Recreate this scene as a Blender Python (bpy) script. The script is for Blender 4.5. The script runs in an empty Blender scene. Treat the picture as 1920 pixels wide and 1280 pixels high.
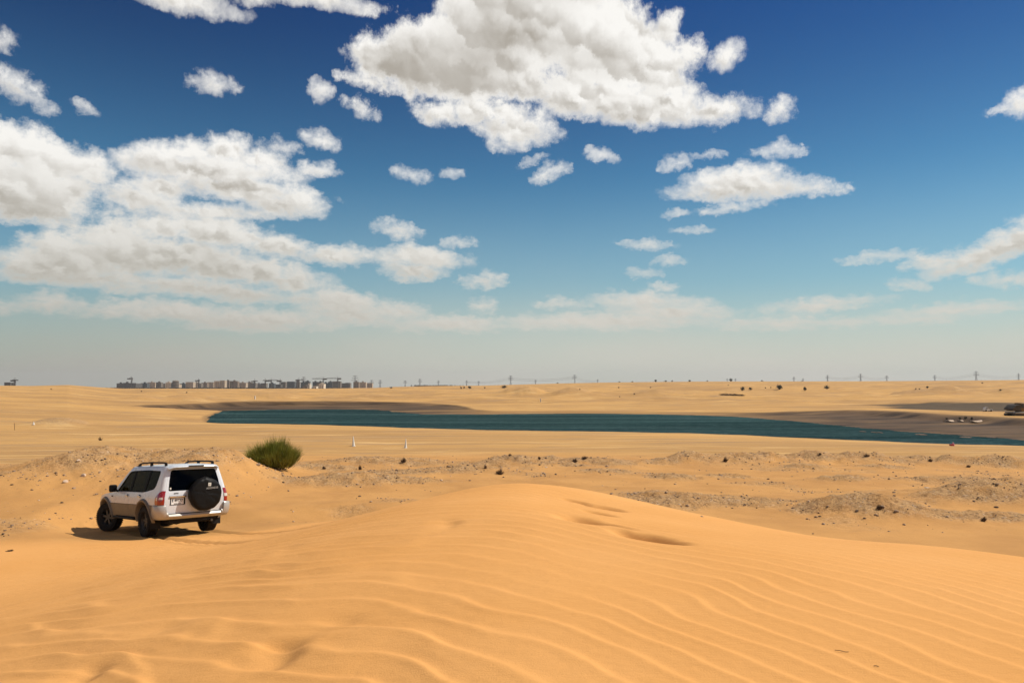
import bpy, bmesh, math, random
import numpy as np
from mathutils import Vector, Matrix
from mathutils.geometry import delaunay_2d_cdt

random.seed(7)
rng = np.random.default_rng(7)
scene = bpy.context.scene
R = math.radians

# ------------------------------------------------------------------ camera
EYE = 3.92                      # eye height above the sand under the car
F = 1500.0                      # focal length in 1920-pixel units
HORIZON = 722.0
PITCH = math.atan((HORIZON - 640) / F)
cam_data = bpy.data.cameras.new('camera')
cam_data.sensor_width = 36.0
cam_data.lens = F / 1920 * 36
cam_data.clip_start = 0.1
cam_data.clip_end = 30000
cam = bpy.data.objects.new('camera', cam_data)
scene.collection.objects.link(cam)
cam.location = (0, 0, EYE)
cam.rotation_euler = (math.pi / 2 + PITCH, 0, 0)
scene.camera = cam

# ------------------------------------------------------------------ render settings
scene.view_settings.view_transform = 'Standard'
scene.view_settings.look = 'None'
scene.view_settings.exposure = 0.0
scene.view_settings.gamma = 1.0
scene.view_settings.use_curve_mapping = False
scene.render.engine = 'CYCLES'
scene.cycles.use_denoising = True
scene.cycles.max_bounces = 6
scene.cycles.diffuse_bounces = 1
scene.cycles.glossy_bounces = 3
scene.cycles.transmission_bounces = 4
scene.cycles.transparent_max_bounces = 12
scene.cycles.volume_bounces = 0
scene.cycles.caustics_reflective = False
scene.cycles.caustics_refractive = False

# ------------------------------------------------------------------ sun
SUN_AZ, SUN_EL = R(80), R(49)           # azimuth clockwise from the view axis
sun_dir = Vector((math.sin(SUN_AZ) * math.cos(SUN_EL), math.cos(SUN_AZ) * math.cos(SUN_EL), math.sin(SUN_EL)))
sun_data = bpy.data.lights.new('sun', 'SUN')
sun_data.energy = 4.5
sun_data.angle = R(0.5)
sun_data.color = (1.0, 0.93, 0.80)
sun = bpy.data.objects.new('sun', sun_data)
scene.collection.objects.link(sun)
sun.rotation_euler = sun_dir.to_track_quat('Z', 'Y').to_euler()


# ------------------------------------------------------------------ small node helpers
class NT:
    def __init__(self, tree):
        self.t = tree
        self.n = tree.nodes
        self.l = tree.links

    def new(self, kind, **kw):
        nd = self.n.new(kind)
        for k, v in kw.items():
            setattr(nd, k, v)
        return nd

    def put(self, sock, v):
        if isinstance(v, bpy.types.NodeSocket):
            self.l.new(v, sock)
        elif v is not None:
            sock.default_value = v

    def math(self, op, a, b=None, c=None, clamp=False):
        nd = self.new('ShaderNodeMath', operation=op, use_clamp=clamp)
        self.put(nd.inputs[0], a)
        self.put(nd.inputs[1], b)
        self.put(nd.inputs[2], c)
        return nd.outputs[0]

    def vmath(self, op, a, b=None, c=None):
        nd = self.new('ShaderNodeVectorMath', operation=op)
        self.put(nd.inputs[0], a)
        self.put(nd.inputs[1], b)
        self.put(nd.inputs[2], c)
        return nd.outputs['Value'] if op in ('LENGTH', 'DOT_PRODUCT', 'DISTANCE') else nd.outputs[0]

    def sstep(self, v, lo, hi, a=0.0, b=1.0):
        nd = self.new('ShaderNodeMapRange', interpolation_type='SMOOTHSTEP')
        self.put(nd.inputs[0], v)
        nd.inputs[1].default_value = lo
        nd.inputs[2].default_value = hi
        self.put(nd.inputs[3], a)
        self.put(nd.inputs[4], b)
        return nd.outputs[0]

    def mix(self, f, a, b, mode='MIX'):
        nd = self.new('ShaderNodeMix', data_type='RGBA', blend_type=mode)
        self.put(nd.inputs[0], f)
        self.put(nd.inputs[6], a if isinstance(a, bpy.types.NodeSocket) else tuple(a) + (1,))
        self.put(nd.inputs[7], b if isinstance(b, bpy.types.NodeSocket) else tuple(b) + (1,))
        return nd.outputs[2]

    def noise(self, vec, scale, detail=4, rough=0.5, dist=0.0, out=0, lac=2.0):
        nd = self.new('ShaderNodeTexNoise')
        if vec is not None:
            self.l.new(vec, nd.inputs['Vector'])
        nd.inputs['Scale'].default_value = scale
        nd.inputs['Detail'].default_value = detail
        nd.inputs['Roughness'].default_value = rough
        nd.inputs['Distortion'].default_value = dist
        nd.inputs['Lacunarity'].default_value = lac
        return nd.outputs[out]

    def xyz(self, v):
        nd = self.new('ShaderNodeSeparateXYZ')
        self.l.new(v, nd.inputs[0])
        return nd.outputs

    def comb(self, x, y, z):
        nd = self.new('ShaderNodeCombineXYZ')
        self.put(nd.inputs[0], x)
        self.put(nd.inputs[1], y)
        self.put(nd.inputs[2], z)
        return nd.outputs[0]


# ------------------------------------------------------------------ where a direction of view points
def pix_dir(px, py):
    """unit direction seen at a point of the 1920 x 1280 picture"""
    a, b = (px - 960) / F, (640 - py) / F
    c, s = math.cos(PITCH), math.sin(PITCH)
    v = np.array([a, c - b * s, s + b * c])
    return v / np.linalg.norm(v)


def azel(px, py):
    d = pix_dir(px, py)
    return math.atan2(d[0], d[1]), math.asin(d[2])


# ------------------------------------------------------------------ sky: Nishita air with cumulus
# every cloud lump: centre, half width, half height (picture units), tilt in degrees, greyness of its base
# (a negative greyness is a lump seen from below: grey all through but its rim)
LUMPS = [
    (870, 110, 210, 88, -4, -1.0), (980, 20, 190, 80, 0, -.8), (1130, 90, 150, 80, 6, -.35), (1235, 125, 85, 45, 0, .1),
    (750, 108, 95, 55, -15, -.8), (690, 95, 52, 34, 0, .1), (1250, 55, 30, 32, 0, 0), (685, 152, 58, 15, 8, .2),
    (1010, 30, 60, 40, 0, 0), (1000, 160, 130, 34, 0, -.5), (1160, 50, 70, 50, 0, 0),
    (910, 208, 140, 28, 4, .2), (970, 242, 95, 32, 6, .3), (1110, 185, 150, 42, 6, .25), (1215, 205, 120, 40, 0, .2),
    (1335, 208, 92, 28, 0, .2), (830, 212, 58, 24, 0, .2), (1360, 106, 36, 22, -38, .1), (1466, 205, 32, 18, -35, .1),
    (955, 270, 50, 16, 0, .1), (1000, -45, 190, 60, 0, -.5), (1250, 165, 70, 25, 10, .1), (1290, 100, 30, 30, 0, 0),
    (397, 157, 50, 17, 5, .3), (330, -2, 125, 20, 4, .5), (590, -2, 105, 17, 4, .5), (480, -8, 60, 14, 0, .5),
    (35, 168, 66, 17, 22, .6), (4, 80, 22, 15, 0, .5), (1000, 300, 26, 6, -20, .1),
    (160, 203, 18, 8, 20, .3), (678, 203, 42, 14, 20, .2), (602, 264, 40, 17, 5, .2), (525, 277, 44, 15, 5, .2), (600, 318, 42, 14, 0, .2),
    (600, 170, 20, 14, 50, .2),
    (772, 331, 38, 13, 10, .1), (848, 327, 25, 8, 0, .1), (1034, 323, 46, 14, -22, .2), (1268, 308, 38, 11, -12, .1),
    (1455, 284, 50, 11, 3, .2), (1455, 275, 24, 11, 0, 0), (1395, 352, 155, 25, 0, .6), (1385, 335, 105, 26, 0, .3), (1515, 352, 78, 14, 5, .3),
    (1375, 391, 62, 9, -4, .2), (1265, 403, 22, 6, 0, .1), (1210, 459, 50, 8, 5, .1), (1255, 490, 34, 8, 0, .1),
    (1210, 512, 38, 8, 0, .1), (1300, 433, 30, 5, 0, .1), (1130, 290, 34, 9, 10, .1), (1245, 537, 24, 6, 0, .1), (1330, 292, 30, 6, 0, .1),
    (60, 290, 130, 50, 14, .15), (20, 345, 150, 55, 12, .6), (-20, 280, 80, 50, 0, .2), (160, 318, 50, 34, 0, .3), (50, 395, 85, 28, 0, .8), (125, 350, 60, 30, 0, .5),
    (380, 318, 190, 36, 0, .35), (340, 288, 75, 28, 0, .25), (430, 283, 60, 30, 0, .1), (290, 300, 60, 34, 0, .2), (480, 300, 60, 26, 0, .2),
    (460, 355, 160, 34, 5, .4), (560, 375, 60, 30, 5, .2), (400, 395, 190, 20, -3, .5),
    (255, 372, 82, 28, 10, .3), (520, 385, 95, 26, 5, .35), (300, 350, 70, 26, 0, .4),
    (215, 440, 110, 30, -8, .2), (110, 470, 60, 36, 0, .15), (300, 425, 70, 30, 0, .2), (270, 480, 220, 40, -3, .8), (110, 500, 130, 34, -4, .75),
    (410, 440, 110, 32, 5, .4), (520, 462, 90, 24, 5, .35), (30, 492, 50, 22, 0, .3),
    (450, 508, 170, 30, 4, .9), (610, 480, 95, 20, 4, .3), (685, 480, 45, 15, 0, .2),
    (785, 484, 105, 24, 3, .25), (775, 506, 72, 24, 3, .8), (905, 528, 52, 14, 3, .4), (745, 432, 54, 15, 3, .25), (860, 455, 32, 9, 0, .1),
    (380, 542, 200, 22, 4, .9), (540, 528, 75, 24, 0, .2), (190, 525, 150, 20, 0, .6),
    (90, 570, 75, 17, 0, .3), (210, 580, 90, 17, 0, .3), (320, 585, 120, 22, 0, .5), (640, 568, 95, 28, 8, .3), (660, 590, 110, 20, 8, .6), (745, 585, 62, 20, 0, .2),
    (480, 600, 190, 24, 0, .5), (850, 608, 140, 18, 0, .3), (905, 575, 30, 13, 0, .2), (10, 582, 30, 8, 0, .3),
    (1215, 565, 120, 18, 3, .2), (1250, 582, 130, 18, 3, .4), (1130, 604, 220, 20, 0, .3), (1060, 572, 60, 10, 0, .2), (1540, 572, 110, 13, -3, .3), (1480, 606, 170, 12, 0, .3),
    (1790, 582, 110, 11, -2, .3), (1720, 600, 80, 9, 0, .3),
    (1870, 470, 130, 24, -16, .5), (1930, 445, 60, 30, -10, .5), (1775, 492, 76, 18, 0, .4), (1648, 482, 66, 8, -4, .1),
    (1895, 527, 64, 12, 0, .4), (1700, 534, 34, 9, 10, .1), (1926, 195, 32, 20, 0, .2), (1885, 205, 24, 7, 0, .1),
]
SKY_BOX = (-0.80, 0.80, -0.03, 0.66)        # azimuth and elevation covered by the lump map


def box_blur(a, n):
    for ax in (0, 1):
        c = np.cumsum(np.concatenate([np.repeat(a.take([0], ax), n + 1, ax), a, np.repeat(a.take([-1], ax), n, ax)], ax), ax)
        m = a.shape[ax]
        a = (c.take(range(2 * n + 1, 2 * n + 1 + m), ax) - c.take(range(0, m), ax)) / (2 * n + 1)
    return a


def lump_map(w=2000, h=862):
    """cumulus of this sky, heaped from puffs: depth inside the cloud, size, and how far each spot turns from the sun"""
    a0, a1, e0, e1 = SKY_BOX
    av, ev = np.linspace(a0, a1, w), np.linspace(e0, e1, h)
    da, de = av[1] - av[0], ev[1] - ev[0]
    M = np.full((h, w), -0.12)
    H = np.zeros((h, w))
    SZ_ = np.full((h, w), 0.006)
    GN = np.zeros((h, w))
    GD = np.full((h, w), 1e-6)
    rr = random.Random(21)

    def disc(ca, ce, rx, ry, size, zoff=0.0, big=False):
        m = 2.2 if not big else 1.5
        i0, i1 = int((ca - rx * m - a0) / da), int((ca + rx * m - a0) / da) + 2
        j0, j1 = int((ce - ry * m - e0) / de), int((ce + ry * m - e0) / de) + 2
        i0, i1, j0, j1 = max(i0, 0), min(i1, w), max(j0, 0), min(j1, h)
        if i1 <= i0 or j1 <= j0:
            return
        X, Y = np.meshgrid((av[i0:i1] - ca) / rx, (ev[j0:j1] - ce) / ry)
        d = np.sqrt(X * X + Y * Y)
        dep = (1 - d) * min(rx, ry)
        M[j0:j1, i0:i1] = np.maximum(M[j0:j1, i0:i1], dep)
        hh = np.sqrt(np.clip(1 - d * d, 0, 1)) * min(rx, ry) + zoff * (d < 1)
        H[j0:j1, i0:i1] = np.maximum(H[j0:j1, i0:i1], hh)

    for (cx, cy, a, b, tilt, g) in LUMPS:
        ca, ce = azel(cx, cy)
        a_, b_ = a / F, b / F
        if cx < 660 and 255 < cy < 620:
            b_ *= 1.02 if cy > 425 else 0.92
        t = R(tilt)
        ct, st = math.cos(t), -math.sin(t)
        flat = g < 0
        small = b < 19 and a < 80
        bt = .68 if small else .90
        # body
        PAD = 0.035
        ii0, ii1 = max(0, int((ca - a_ * 1.5 - PAD - a0) / da)), min(w, int((ca + a_ * 1.5 + PAD - a0) / da))
        jj0, jj1 = max(0, int((ce - (a_ * abs(st) + b_) * 1.5 - PAD - e0) / de)), min(h, int((ce + (a_ * abs(st) + b_) * 1.5 + PAD - e0) / de))
        if ii1 > ii0 and jj1 > jj0:
            X, Y = np.meshgrid(av[ii0:ii1] - ca, ev[jj0:jj1] - ce)
            u = (X * ct + Y * st) / a_
            v = (-X * st + Y * ct) / b_
            ln = np.sqrt(u * u + v * v)
            M[jj0:jj1, ii0:ii1] = np.maximum(M[jj0:jj1, ii0:ii1], np.where(ln < bt, (bt - ln) * b_, (bt - ln) * (0.5 * b_ + 0.5 * min(a_, 3 * b_))))
            SZ_[jj0:jj1, ii0:ii1] = np.where(ln < 1.3, np.maximum(SZ_[jj0:jj1, ii0:ii1], b_), SZ_[jj0:jj1, ii0:ii1])
            wg = np.exp(-np.clip(ln, 0, 3) ** 2 * 1.6)
            if flat:
                x = np.clip((1.05 - ln) / 0.85, 0, 1)
                sh = -g * x * x * (3 - 2 * x)
            else:
                x = np.clip((0.75 - v) / 1.5, 0, 1)
                sh = g * x * x * (3 - 2 * x)
            GN[jj0:jj1, ii0:ii1] += wg * sh
            GD[jj0:jj1, ii0:ii1] += wg
        n = int(min(60, 7 + 5 * a_ / b_ + 260 * b_))
        for i in range(n):
            th = rr.uniform(0, 2 * math.pi)
            q = math.sqrt(rr.uniform(.05, 1)) * (.90 if small else .78)
            u, v = q * math.cos(th), q * math.sin(th)
            r_ = b_ * rr.uniform(.24, .50) * (1.0 - .35 * abs(u)) * (1.15 if small else 1)
            if v < 0:
                v *= .80
                r_ *= .75
            pa, pe = ca + u * a_ * ct - v * b_ * st * 1.0, ce + u * a_ * st + v * b_ * ct
            z0 = b_ * .5 * (1 - q) - (0.3 * b_ if flat else 0)
            disc(pa, pe, r_ * 1.15, r_, b_, z0)
            if r_ * F > 7:
                for j in range(7):
                    th2 = rr.uniform(-.5, math.pi + .5)
                    rs = r_ * rr.uniform(.24, .48)
                    disc(pa + math.cos(th2) * r_ * .92, pe + math.sin(th2) * r_ * .80, rs * 1.1, rs, b_, z0 + r_ * .15)
    Hs = box_blur(box_blur(H, 2), 2)
    Hw = box_blur(box_blur(H, 7), 7)
    gx = np.gradient(Hs, axis=1) / da
    gy = np.gradient(Hs, axis=0) / de
    gx2 = np.gradient(Hw, axis=1) / da
    gy2 = np.gradient(Hw, axis=0) / de
    nx, ny = -(gx * .55 + gx2 * .9), -(gy * .55 + gy2 * .9)
    nl = np.sqrt(nx * nx + ny * ny + 1)
    lit_ = (nx * .50 + ny * .74 + .45) / nl
    turn = np.clip(.62 - lit_ * .80, 0, 1)
    grey = box_blur(GN / GD, 6)
    img = bpy.data.images.new('cloud_lumps', w, h, float_buffer=True)
    img.colorspace_settings.name = 'Non-Color'
    px = np.ones((h, w, 4), np.float32)
    px[..., 0] = box_blur(np.maximum(M, -0.05), 1) + 0.12
    px[..., 1] = box_blur(SZ_, 8)
    px[..., 2] = np.clip(grey * 1.05 + box_blur(turn, 1) * .70 - .05, 0, 1)
    img.pixels.foreach_set(px.ravel())
    img.update()
    img.pack()
    return img


world = bpy.data.worlds.new('World')
scene.world = world
world.use_nodes = True
world.cycles.sampling_method = 'MANUAL'
world.cycles.sample_map_resolution = 512
wt = world.node_tree
wt.nodes.clear()
k = NT(wt)
tc = k.new('ShaderNodeTexCoord')
dirv = tc.outputs['Generated']
dx, dy, dz = k.xyz(dirv)[:3]
az = k.math('ARCTAN2', dx, dy)
el = k.math('ARCSINE', dz)
elc = k.math('MAXIMUM', el, 0.0)
sky = k.new('ShaderNodeTexSky', sky_type='NISHITA')
sky.sun_disc = False
sky.sun_elevation = SUN_EL
sky.sun_rotation = SUN_AZ
sky.air_density = 1.0
sky.dust_density = 0.4
sky.ozone_density = 2.2
SKY_STRENGTH = 0.085
INV = 1.0 / SKY_STRENGTH
# deep, saturated blue of dry air overhead
air = k.new('ShaderNodeHueSaturation')
k.l.new(sky.outputs[0], air.inputs['Color'])
air.inputs['Saturation'].default_value = 1.12
hi = k.sstep(el, 0.12, 0.66)
tint = k.mix(hi, (0.56, 1.0, 1.02), (0.10, 0.23, 0.50))
sdot = k.vmath('DOT_PRODUCT', dirv, tuple(sun_dir))
tint = k.mix(hi, tint, k.mix(k.sstep(sdot, 0.02, 0.62), (0.012, 0.115, 0.34), (0.060, 0.31, 0.66)))
air = k.mix(1.0, air.outputs[0], tint, 'MULTIPLY')
# cloud coordinates: finer vertically towards the horizon, where layers are seen edge on
sq = k.math('LOGARITHM', k.math('ADD', elc, 0.10), math.e)
q = k.comb(az, k.math('MULTIPLY', sq, 0.42), 0.0)
WARP = 0.22
warp = k.noise(q, 9.0, 4, 0.55, out=1)
wv = k.vmath('MULTIPLY', k.vmath('SUBTRACT', warp, (0.5, 0.5, 0.5)), (0.050, 0.026, 0.0))
p = k.vmath('ADD', k.comb(az, el, 0.0), k.vmath('MULTIPLY', wv, (WARP, WARP, 0)))
LUMP_IMAGE = lump_map()
warp2 = k.noise(q, 55.0, 6, 0.70, out=1)
p = k.vmath('ADD', p, k.vmath('MULTIPLY', k.vmath('SUBTRACT', warp2, (0.5, 0.5, 0.5)), (0.030, 0.022, 0.0)))


def lumps(vec):
    a0, a1, e0, e1 = SKY_BOX
    nd = k.new('ShaderNodeTexImage', image=LUMP_IMAGE, extension='EXTEND', interpolation='Linear')
    k.l.new(k.vmath('MULTIPLY_ADD', vec, (1 / (a1 - a0), 1 / (e1 - e0), 0), (-a0 / (a1 - a0), -e0 / (e1 - e0), 0)), nd.inputs[0])
    c = k.new('ShaderNodeSeparateColor')
    k.l.new(nd.outputs[0], c.inputs[0])
    return k.math('SUBTRACT', c.outputs[0], 0.12), c.outputs[1], c.outputs[2]


ql = k.vmath('ADD', q, (0.012, 0.012, 0.0))
soft = k.noise(q, 7.0, 4, 0.55)
billow = k.noise(q, 26.0, 9, 0.66)
billow_l = k.noise(ql, 30.0, 3, 0.5)
wild = k.math('MULTIPLY', k.math('SUBTRACT', k.noise(q, 3.6, 2, 0.5), 0.56), 0.55)
outside = k.math('MAXIMUM', k.sstep(k.math('ABSOLUTE', az), 0.66, 0.74), k.sstep(el, 0.52, 0.60))


def fmix(f, a, b):
    nd = k.new('ShaderNodeMix', data_type='FLOAT')
    k.put(nd.inputs[0], f)
    k.put(nd.inputs[2], a)
    k.put(nd.inputs[3], b)
    return nd.outputs[0]


M0, SZ, GR = lumps(p)
ML, _, _ = lumps(k.vmath('ADD', p, (0.010, 0.016, 0.0)))
M0, ML = fmix(outside, M0, wild), fmix(outside, ML, wild)
SZ, GR = fmix(outside, SZ, 0.03), fmix(outside, GR, 0.5)
amp = k.math('MINIMUM', k.math('MULTIPLY_ADD', SZ, 0.75, 0.0145), 0.062)


def density(m, nz):
    return k.math('ADD', m, k.math('MULTIPLY', k.math('SUBTRACT', nz, 0.505), amp))


D0 = density(M0, billow)
DL = density(ML, billow_l)
alpha = k.sstep(D0, -0.006, 0.010)
alpha = k.math('POWER', alpha, 0.85)
relief = k.sstep(k.math('SUBTRACT', DL, D0), -0.020, 0.022)
core = k.sstep(D0, -0.003, 0.016)
shade = k.math('MULTIPLY', k.math('MULTIPLY_ADD', k.math('SUBTRACT', relief, 0.45), 0.22, k.math('MULTIPLY', GR, k.sstep(soft, 0.25, 0.70, 0.78, 1.08))), core)
shade = k.math('MULTIPLY', shade, 0.95, clamp=True)
lit = (0.97 * INV, 0.95 * INV, 0.91 * INV)
belly = (0.43 * INV, 0.395 * INV, 0.345 * INV)
ccol = k.mix(shade, lit, belly)
# clouds dim towards the dusty horizon
hz = k.sstep(el, 0.055, 0.30)
ccol = k.mix(hz, k.mix(0.55, ccol, (0.50 * INV, 0.49 * INV, 0.43 * INV)), ccol)
col = k.mix(alpha, air, ccol)
# dust lying over the desert
dust = k.math('ADD', k.sstep(el, 0.01, 0.135, 0.63, 0.0), k.sstep(el, 0.03, 0.27, 0.36, 0.0))
dn = k.noise(q, 4.0, 3, 0.5)
left = k.sstep(az, -0.65, 0.10)
dustcol = k.mix(left, (0.44 * INV, 0.415 * INV, 0.36 * INV), (0.65 * INV, 0.62 * INV, 0.545 * INV))
dust = k.math('MULTIPLY', dust, k.sstep(dn, 0.25, 0.70, 1.02, 0.86), clamp=True)
col = k.mix(dust, col, dustcol)
bg = k.new('ShaderNodeBackground')
k.l.new(col, bg.inputs[0])
bg.inputs[1].default_value = SKY_STRENGTH
wo = k.new('ShaderNodeOutputWorld')
k.l.new(bg.outputs[0], wo.inputs[0])

# ------------------------------------------------------------------ object helpers
COL = scene.collection


def tag(o, label=None, cat=None, group=None, kind=None):
    if label:
        o['label'] = label
    if cat:
        o['category'] = cat
    if group:
        o['group'] = group
    if kind:
        o['kind'] = kind
    return o


def empty(name, loc=(0, 0, 0), rot=0.0):
    o = bpy.data.objects.new(name, None)
    COL.objects.link(o)
    o.location = loc
    o.rotation_euler = (0, 0, rot)
    o.empty_display_size = 0.2
    return o


def mesh_from(name, verts, faces, mat=None, smooth=None):
    me = bpy.data.meshes.new(name)
    me.from_pydata([tuple(v) for v in verts], [], [tuple(f) for f in faces])
    if mat:
        me.materials.append(mat)
    if smooth is not None:
        me.polygons.foreach_set('use_smooth', [True] * len(me.polygons))
        me.set_sharp_from_angle(angle=R(smooth))
    me.update()
    return me


def obj(name, me, parent=None, loc=None):
    o = bpy.data.objects.new(name, me)
    COL.objects.link(o)
    if parent is not None:
        o.parent = parent
    if loc is not None:
        o.location = loc
    return o


class MB:
    """collects simple solids and links them as one mesh object"""

    def __init__(self):
        self.v, self.f = [], []

    def add(self, vs, fs):
        o = len(self.v)
        self.v += [tuple(v) for v in vs]
        self.f += [tuple(i + o for i in f) for f in fs]
        return self

    def box(self, x0, x1, y0, y1, z0, z1, rot=None, at=(0, 0, 0)):
        vs = [Vector((x, y, z)) for x in (x0, x1) for y in (y0, y1) for z in (z0, z1)]
        if rot is not None:
            vs = [rot @ v for v in vs]
        vs = [v + Vector(at) for v in vs]
        return self.add(vs, [(0, 1, 3, 2), (4, 6, 7, 5), (0, 4, 5, 1), (2, 3, 7, 6), (0, 2, 6, 4), (1, 5, 7, 3)])

    def bevel_box(self, x0, x1, y0, y1, z0, z1, b=0.02, rot=None, at=(0, 0, 0)):
        bm = bmesh.new()
        bmesh.ops.create_cube(bm, size=1)
        for v in bm.verts:
            v.co = Vector((x0 + (v.co.x + .5) * (x1 - x0), y0 + (v.co.y + .5) * (y1 - y0), z0 + (v.co.z + .5) * (z1 - z0)))
        bmesh.ops.bevel(bm, geom=bm.edges[:], offset=b, segments=2, affect='EDGES', profile=0.5)
        bm.verts.index_update()
        vs = [v.co.copy() for v in bm.verts]
        if rot is not None:
            vs = [rot @ v for v in vs]
        vs = [v + Vector(at) for v in vs]
        self.add(vs, [[v.index for v in f.verts] for f in bm.faces])
        bm.free()
        return self

    def tube(self, pts, rad, n=8, caps=True):
        pts = [Vector(p) for p in pts]
        rr = rad if isinstance(rad, (list, tuple)) else [rad] * len(pts)
        vs, fs = [], []
        for i, p in enumerate(pts):
            d = (pts[min(i + 1, len(pts) - 1)] - pts[max(i - 1, 0)]).normalized()
            a = d.cross(Vector((0, 0, 1)))
            if a.length < 1e-3:
                a = d.cross(Vector((0, 1, 0)))
            a.normalize()
            b = d.cross(a)
            for j in range(n):
                t = 2 * math.pi * j / n
                vs.append(p + (a * math.cos(t) + b * math.sin(t)) * rr[i])
        for i in range(len(pts) - 1):
            for j in range(n):
                fs.append((i * n + j, i * n + (j + 1) % n, (i + 1) * n + (j + 1) % n, (i + 1) * n + j))
        if caps:
            fs.append(tuple(range(n))[::-1])
            fs.append(tuple(range((len(pts) - 1) * n, len(pts) * n)))
        return self.add(vs, fs)

    def lathe(self, prof, n=32, axis='Y', at=(0, 0, 0), rot=None, cap=True):
        """prof: (radius, along axis)"""
        vs, fs = [], []
        for (r, h) in prof:
            for j in range(n):
                t = 2 * math.pi * j / n
                c, s = r * math.cos(t), r * math.sin(t)
                v = Vector((c, h, s)) if axis == 'Y' else (Vector((h, c, s)) if axis == 'X' else Vector((c, s, h)))
                if rot is not None:
                    v = rot @ v
                vs.append(v + Vector(at))
        for i in range(len(prof) - 1):
            for j in range(n):
                fs.append((i * n + j, i * n + (j + 1) % n, (i + 1) * n + (j + 1) % n, (i + 1) * n + j))
        if cap:
            fs.append(tuple(range(n)))
            fs.append(tuple(range((len(prof) - 1) * n, len(prof) * n)))
        return self.add(vs, fs)

    def build(self, name, mat, parent=None, smooth=None):
        me = mesh_from(name, self.v, self.f, mat, smooth)
        bm = bmesh.new()
        bm.from_mesh(me)
        bmesh.ops.recalc_face_normals(bm, faces=bm.faces[:])
        bm.to_mesh(me)
        bm.free()
        return obj(name, me, parent)


# ------------------------------------------------------------------ materials
def material(name, col, rough=0.6, metal=0.0, vary=0.15, scale=6.0, spec=0.5, dust=0.0, dust_col=(0.55, 0.36, 0.18),
             bump=0.0, bump_scale=40.0, coat=0.0):
    m = bpy.data.materials.new(name)
    m.use_nodes = True
    k = NT(m.node_tree)
    b = k.n['Principled BSDF']
    tc = k.new('ShaderNodeTexCoord')
    nz = k.noise(tc.outputs['Object'], scale, 5, 0.6)
    f = k.sstep(nz, 0.30, 0.70, 1 - vary, 1 + vary)
    c = k.vmath('SCALE', tuple(col))
    k.l.new(f, c.node.inputs['Scale'])
    if dust > 0:
        n2 = k.noise(tc.outputs['Object'], scale * 0.7, 6, 0.7)
        df = k.sstep(n2, 0.35, 0.75, dust * 0.35, dust)
        c = k.mix(df, c, dust_col)
        b.inputs['Roughness'].default_value = rough
        rr = k.math('MULTIPLY_ADD', df, 0.5, rough, clamp=True)
        k.l.new(rr, b.inputs['Roughness'])
    else:
        b.inputs['Roughness'].default_value = rough
    k.l.new(c, b.inputs['Base Color'])
    b.inputs['Metallic'].default_value = metal
    b.inputs['Specular IOR Level'].default_value = spec
    b.inputs['Coat Weight'].default_value = coat
    b.inputs['Coat Roughness'].default_value = 0.08
    if bump > 0:
        bn = k.new('ShaderNodeBump')
        bn.inputs['Strength'].default_value = bump
        bn.inputs['Distance'].default_value = 0.02
        k.l.new(k.noise(tc.outputs['Object'], bump_scale, 5, 0.6), bn.inputs['Height'])
        k.l.new(bn.outputs[0], b.inputs['Normal'])
    return m


# ------------------------------------------------------------------ numpy noise
def _hash(ix, iy, seed):
    h = (ix.astype(np.int64) * 374761393 + iy.astype(np.int64) * 668265263 + seed * 974634777) & 0xffffffff
    h = ((h ^ (h >> 13)) * 1274126177) & 0xffffffff
    return ((h ^ (h >> 16)) & 0xffff).astype(np.float32) / 65535.0


def vnoise(x, y, seed=0):
    ix, iy = np.floor(x), np.floor(y)
    fx, fy = (x - ix).astype(np.float32), (y - iy).astype(np.float32)
    fx = fx * fx * fx * (fx * (fx * 6 - 15) + 10)
    fy = fy * fy * fy * (fy * (fy * 6 - 15) + 10)
    a, b = _hash(ix, iy, seed), _hash(ix + 1, iy, seed)
    c, d = _hash(ix, iy + 1, seed), _hash(ix + 1, iy + 1, seed)
    return (a + (b - a) * fx) * (1 - fy) + (c + (d - c) * fx) * fy


def fbm(x, y, oct=4, gain=0.5, seed=0, ridged=False):
    out, amp, tot = 0.0, 1.0, 0.0
    for i in range(oct):
        n = vnoise(x * 2 ** i + 17.3 * i, y * 2 ** i - 9.1 * i, seed + i)
        if ridged:
            n = 1 - np.abs(2 * n - 1)
        out = out + amp * n
        tot += amp
        amp *= gain
    return out / tot


def sm(x, a, b):
    t = np.clip((x - a) / (b - a), 0, 1)
    return t * t * (3 - 2 * t)


# ------------------------------------------------------------------ lake outline, on the water plane
WATER_Z = -2.40


def on_plane(px, py, z):
    d = pix_dir(px, py)
    t = (z - EYE) / d[2]
    return (d[0] * t, d[1] * t)


NEAR = [(388, 782), (394, 792), (440, 795), (520, 796), (600, 797.5), (700, 800.5), (790, 804), (900, 807), (1010, 808.5), (1150, 810),
        (1300, 813), (1400, 817), (1500, 821.5), (1600, 826), (1700, 830.5), (1800, 834), (1920, 837), (2060, 840)]
FAR = [(2060, 829), (1920, 825), (1860, 820), (1790, 815), (1740, 811), (1690, 808), (1620, 802), (1560, 796), (1500, 791), (1440, 785),
       (1380, 780.5), (1300, 778), (1200, 776), (1080, 775), (960, 776), (860, 777), (790, 776), (745, 772), (700, 768),
       (600, 767), (500, 768), (420, 770)]
SHORE = np.array([on_plane(x, y, WATER_Z) for x, y in NEAR + FAR])
N_NEAR = len(NEAR)


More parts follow.
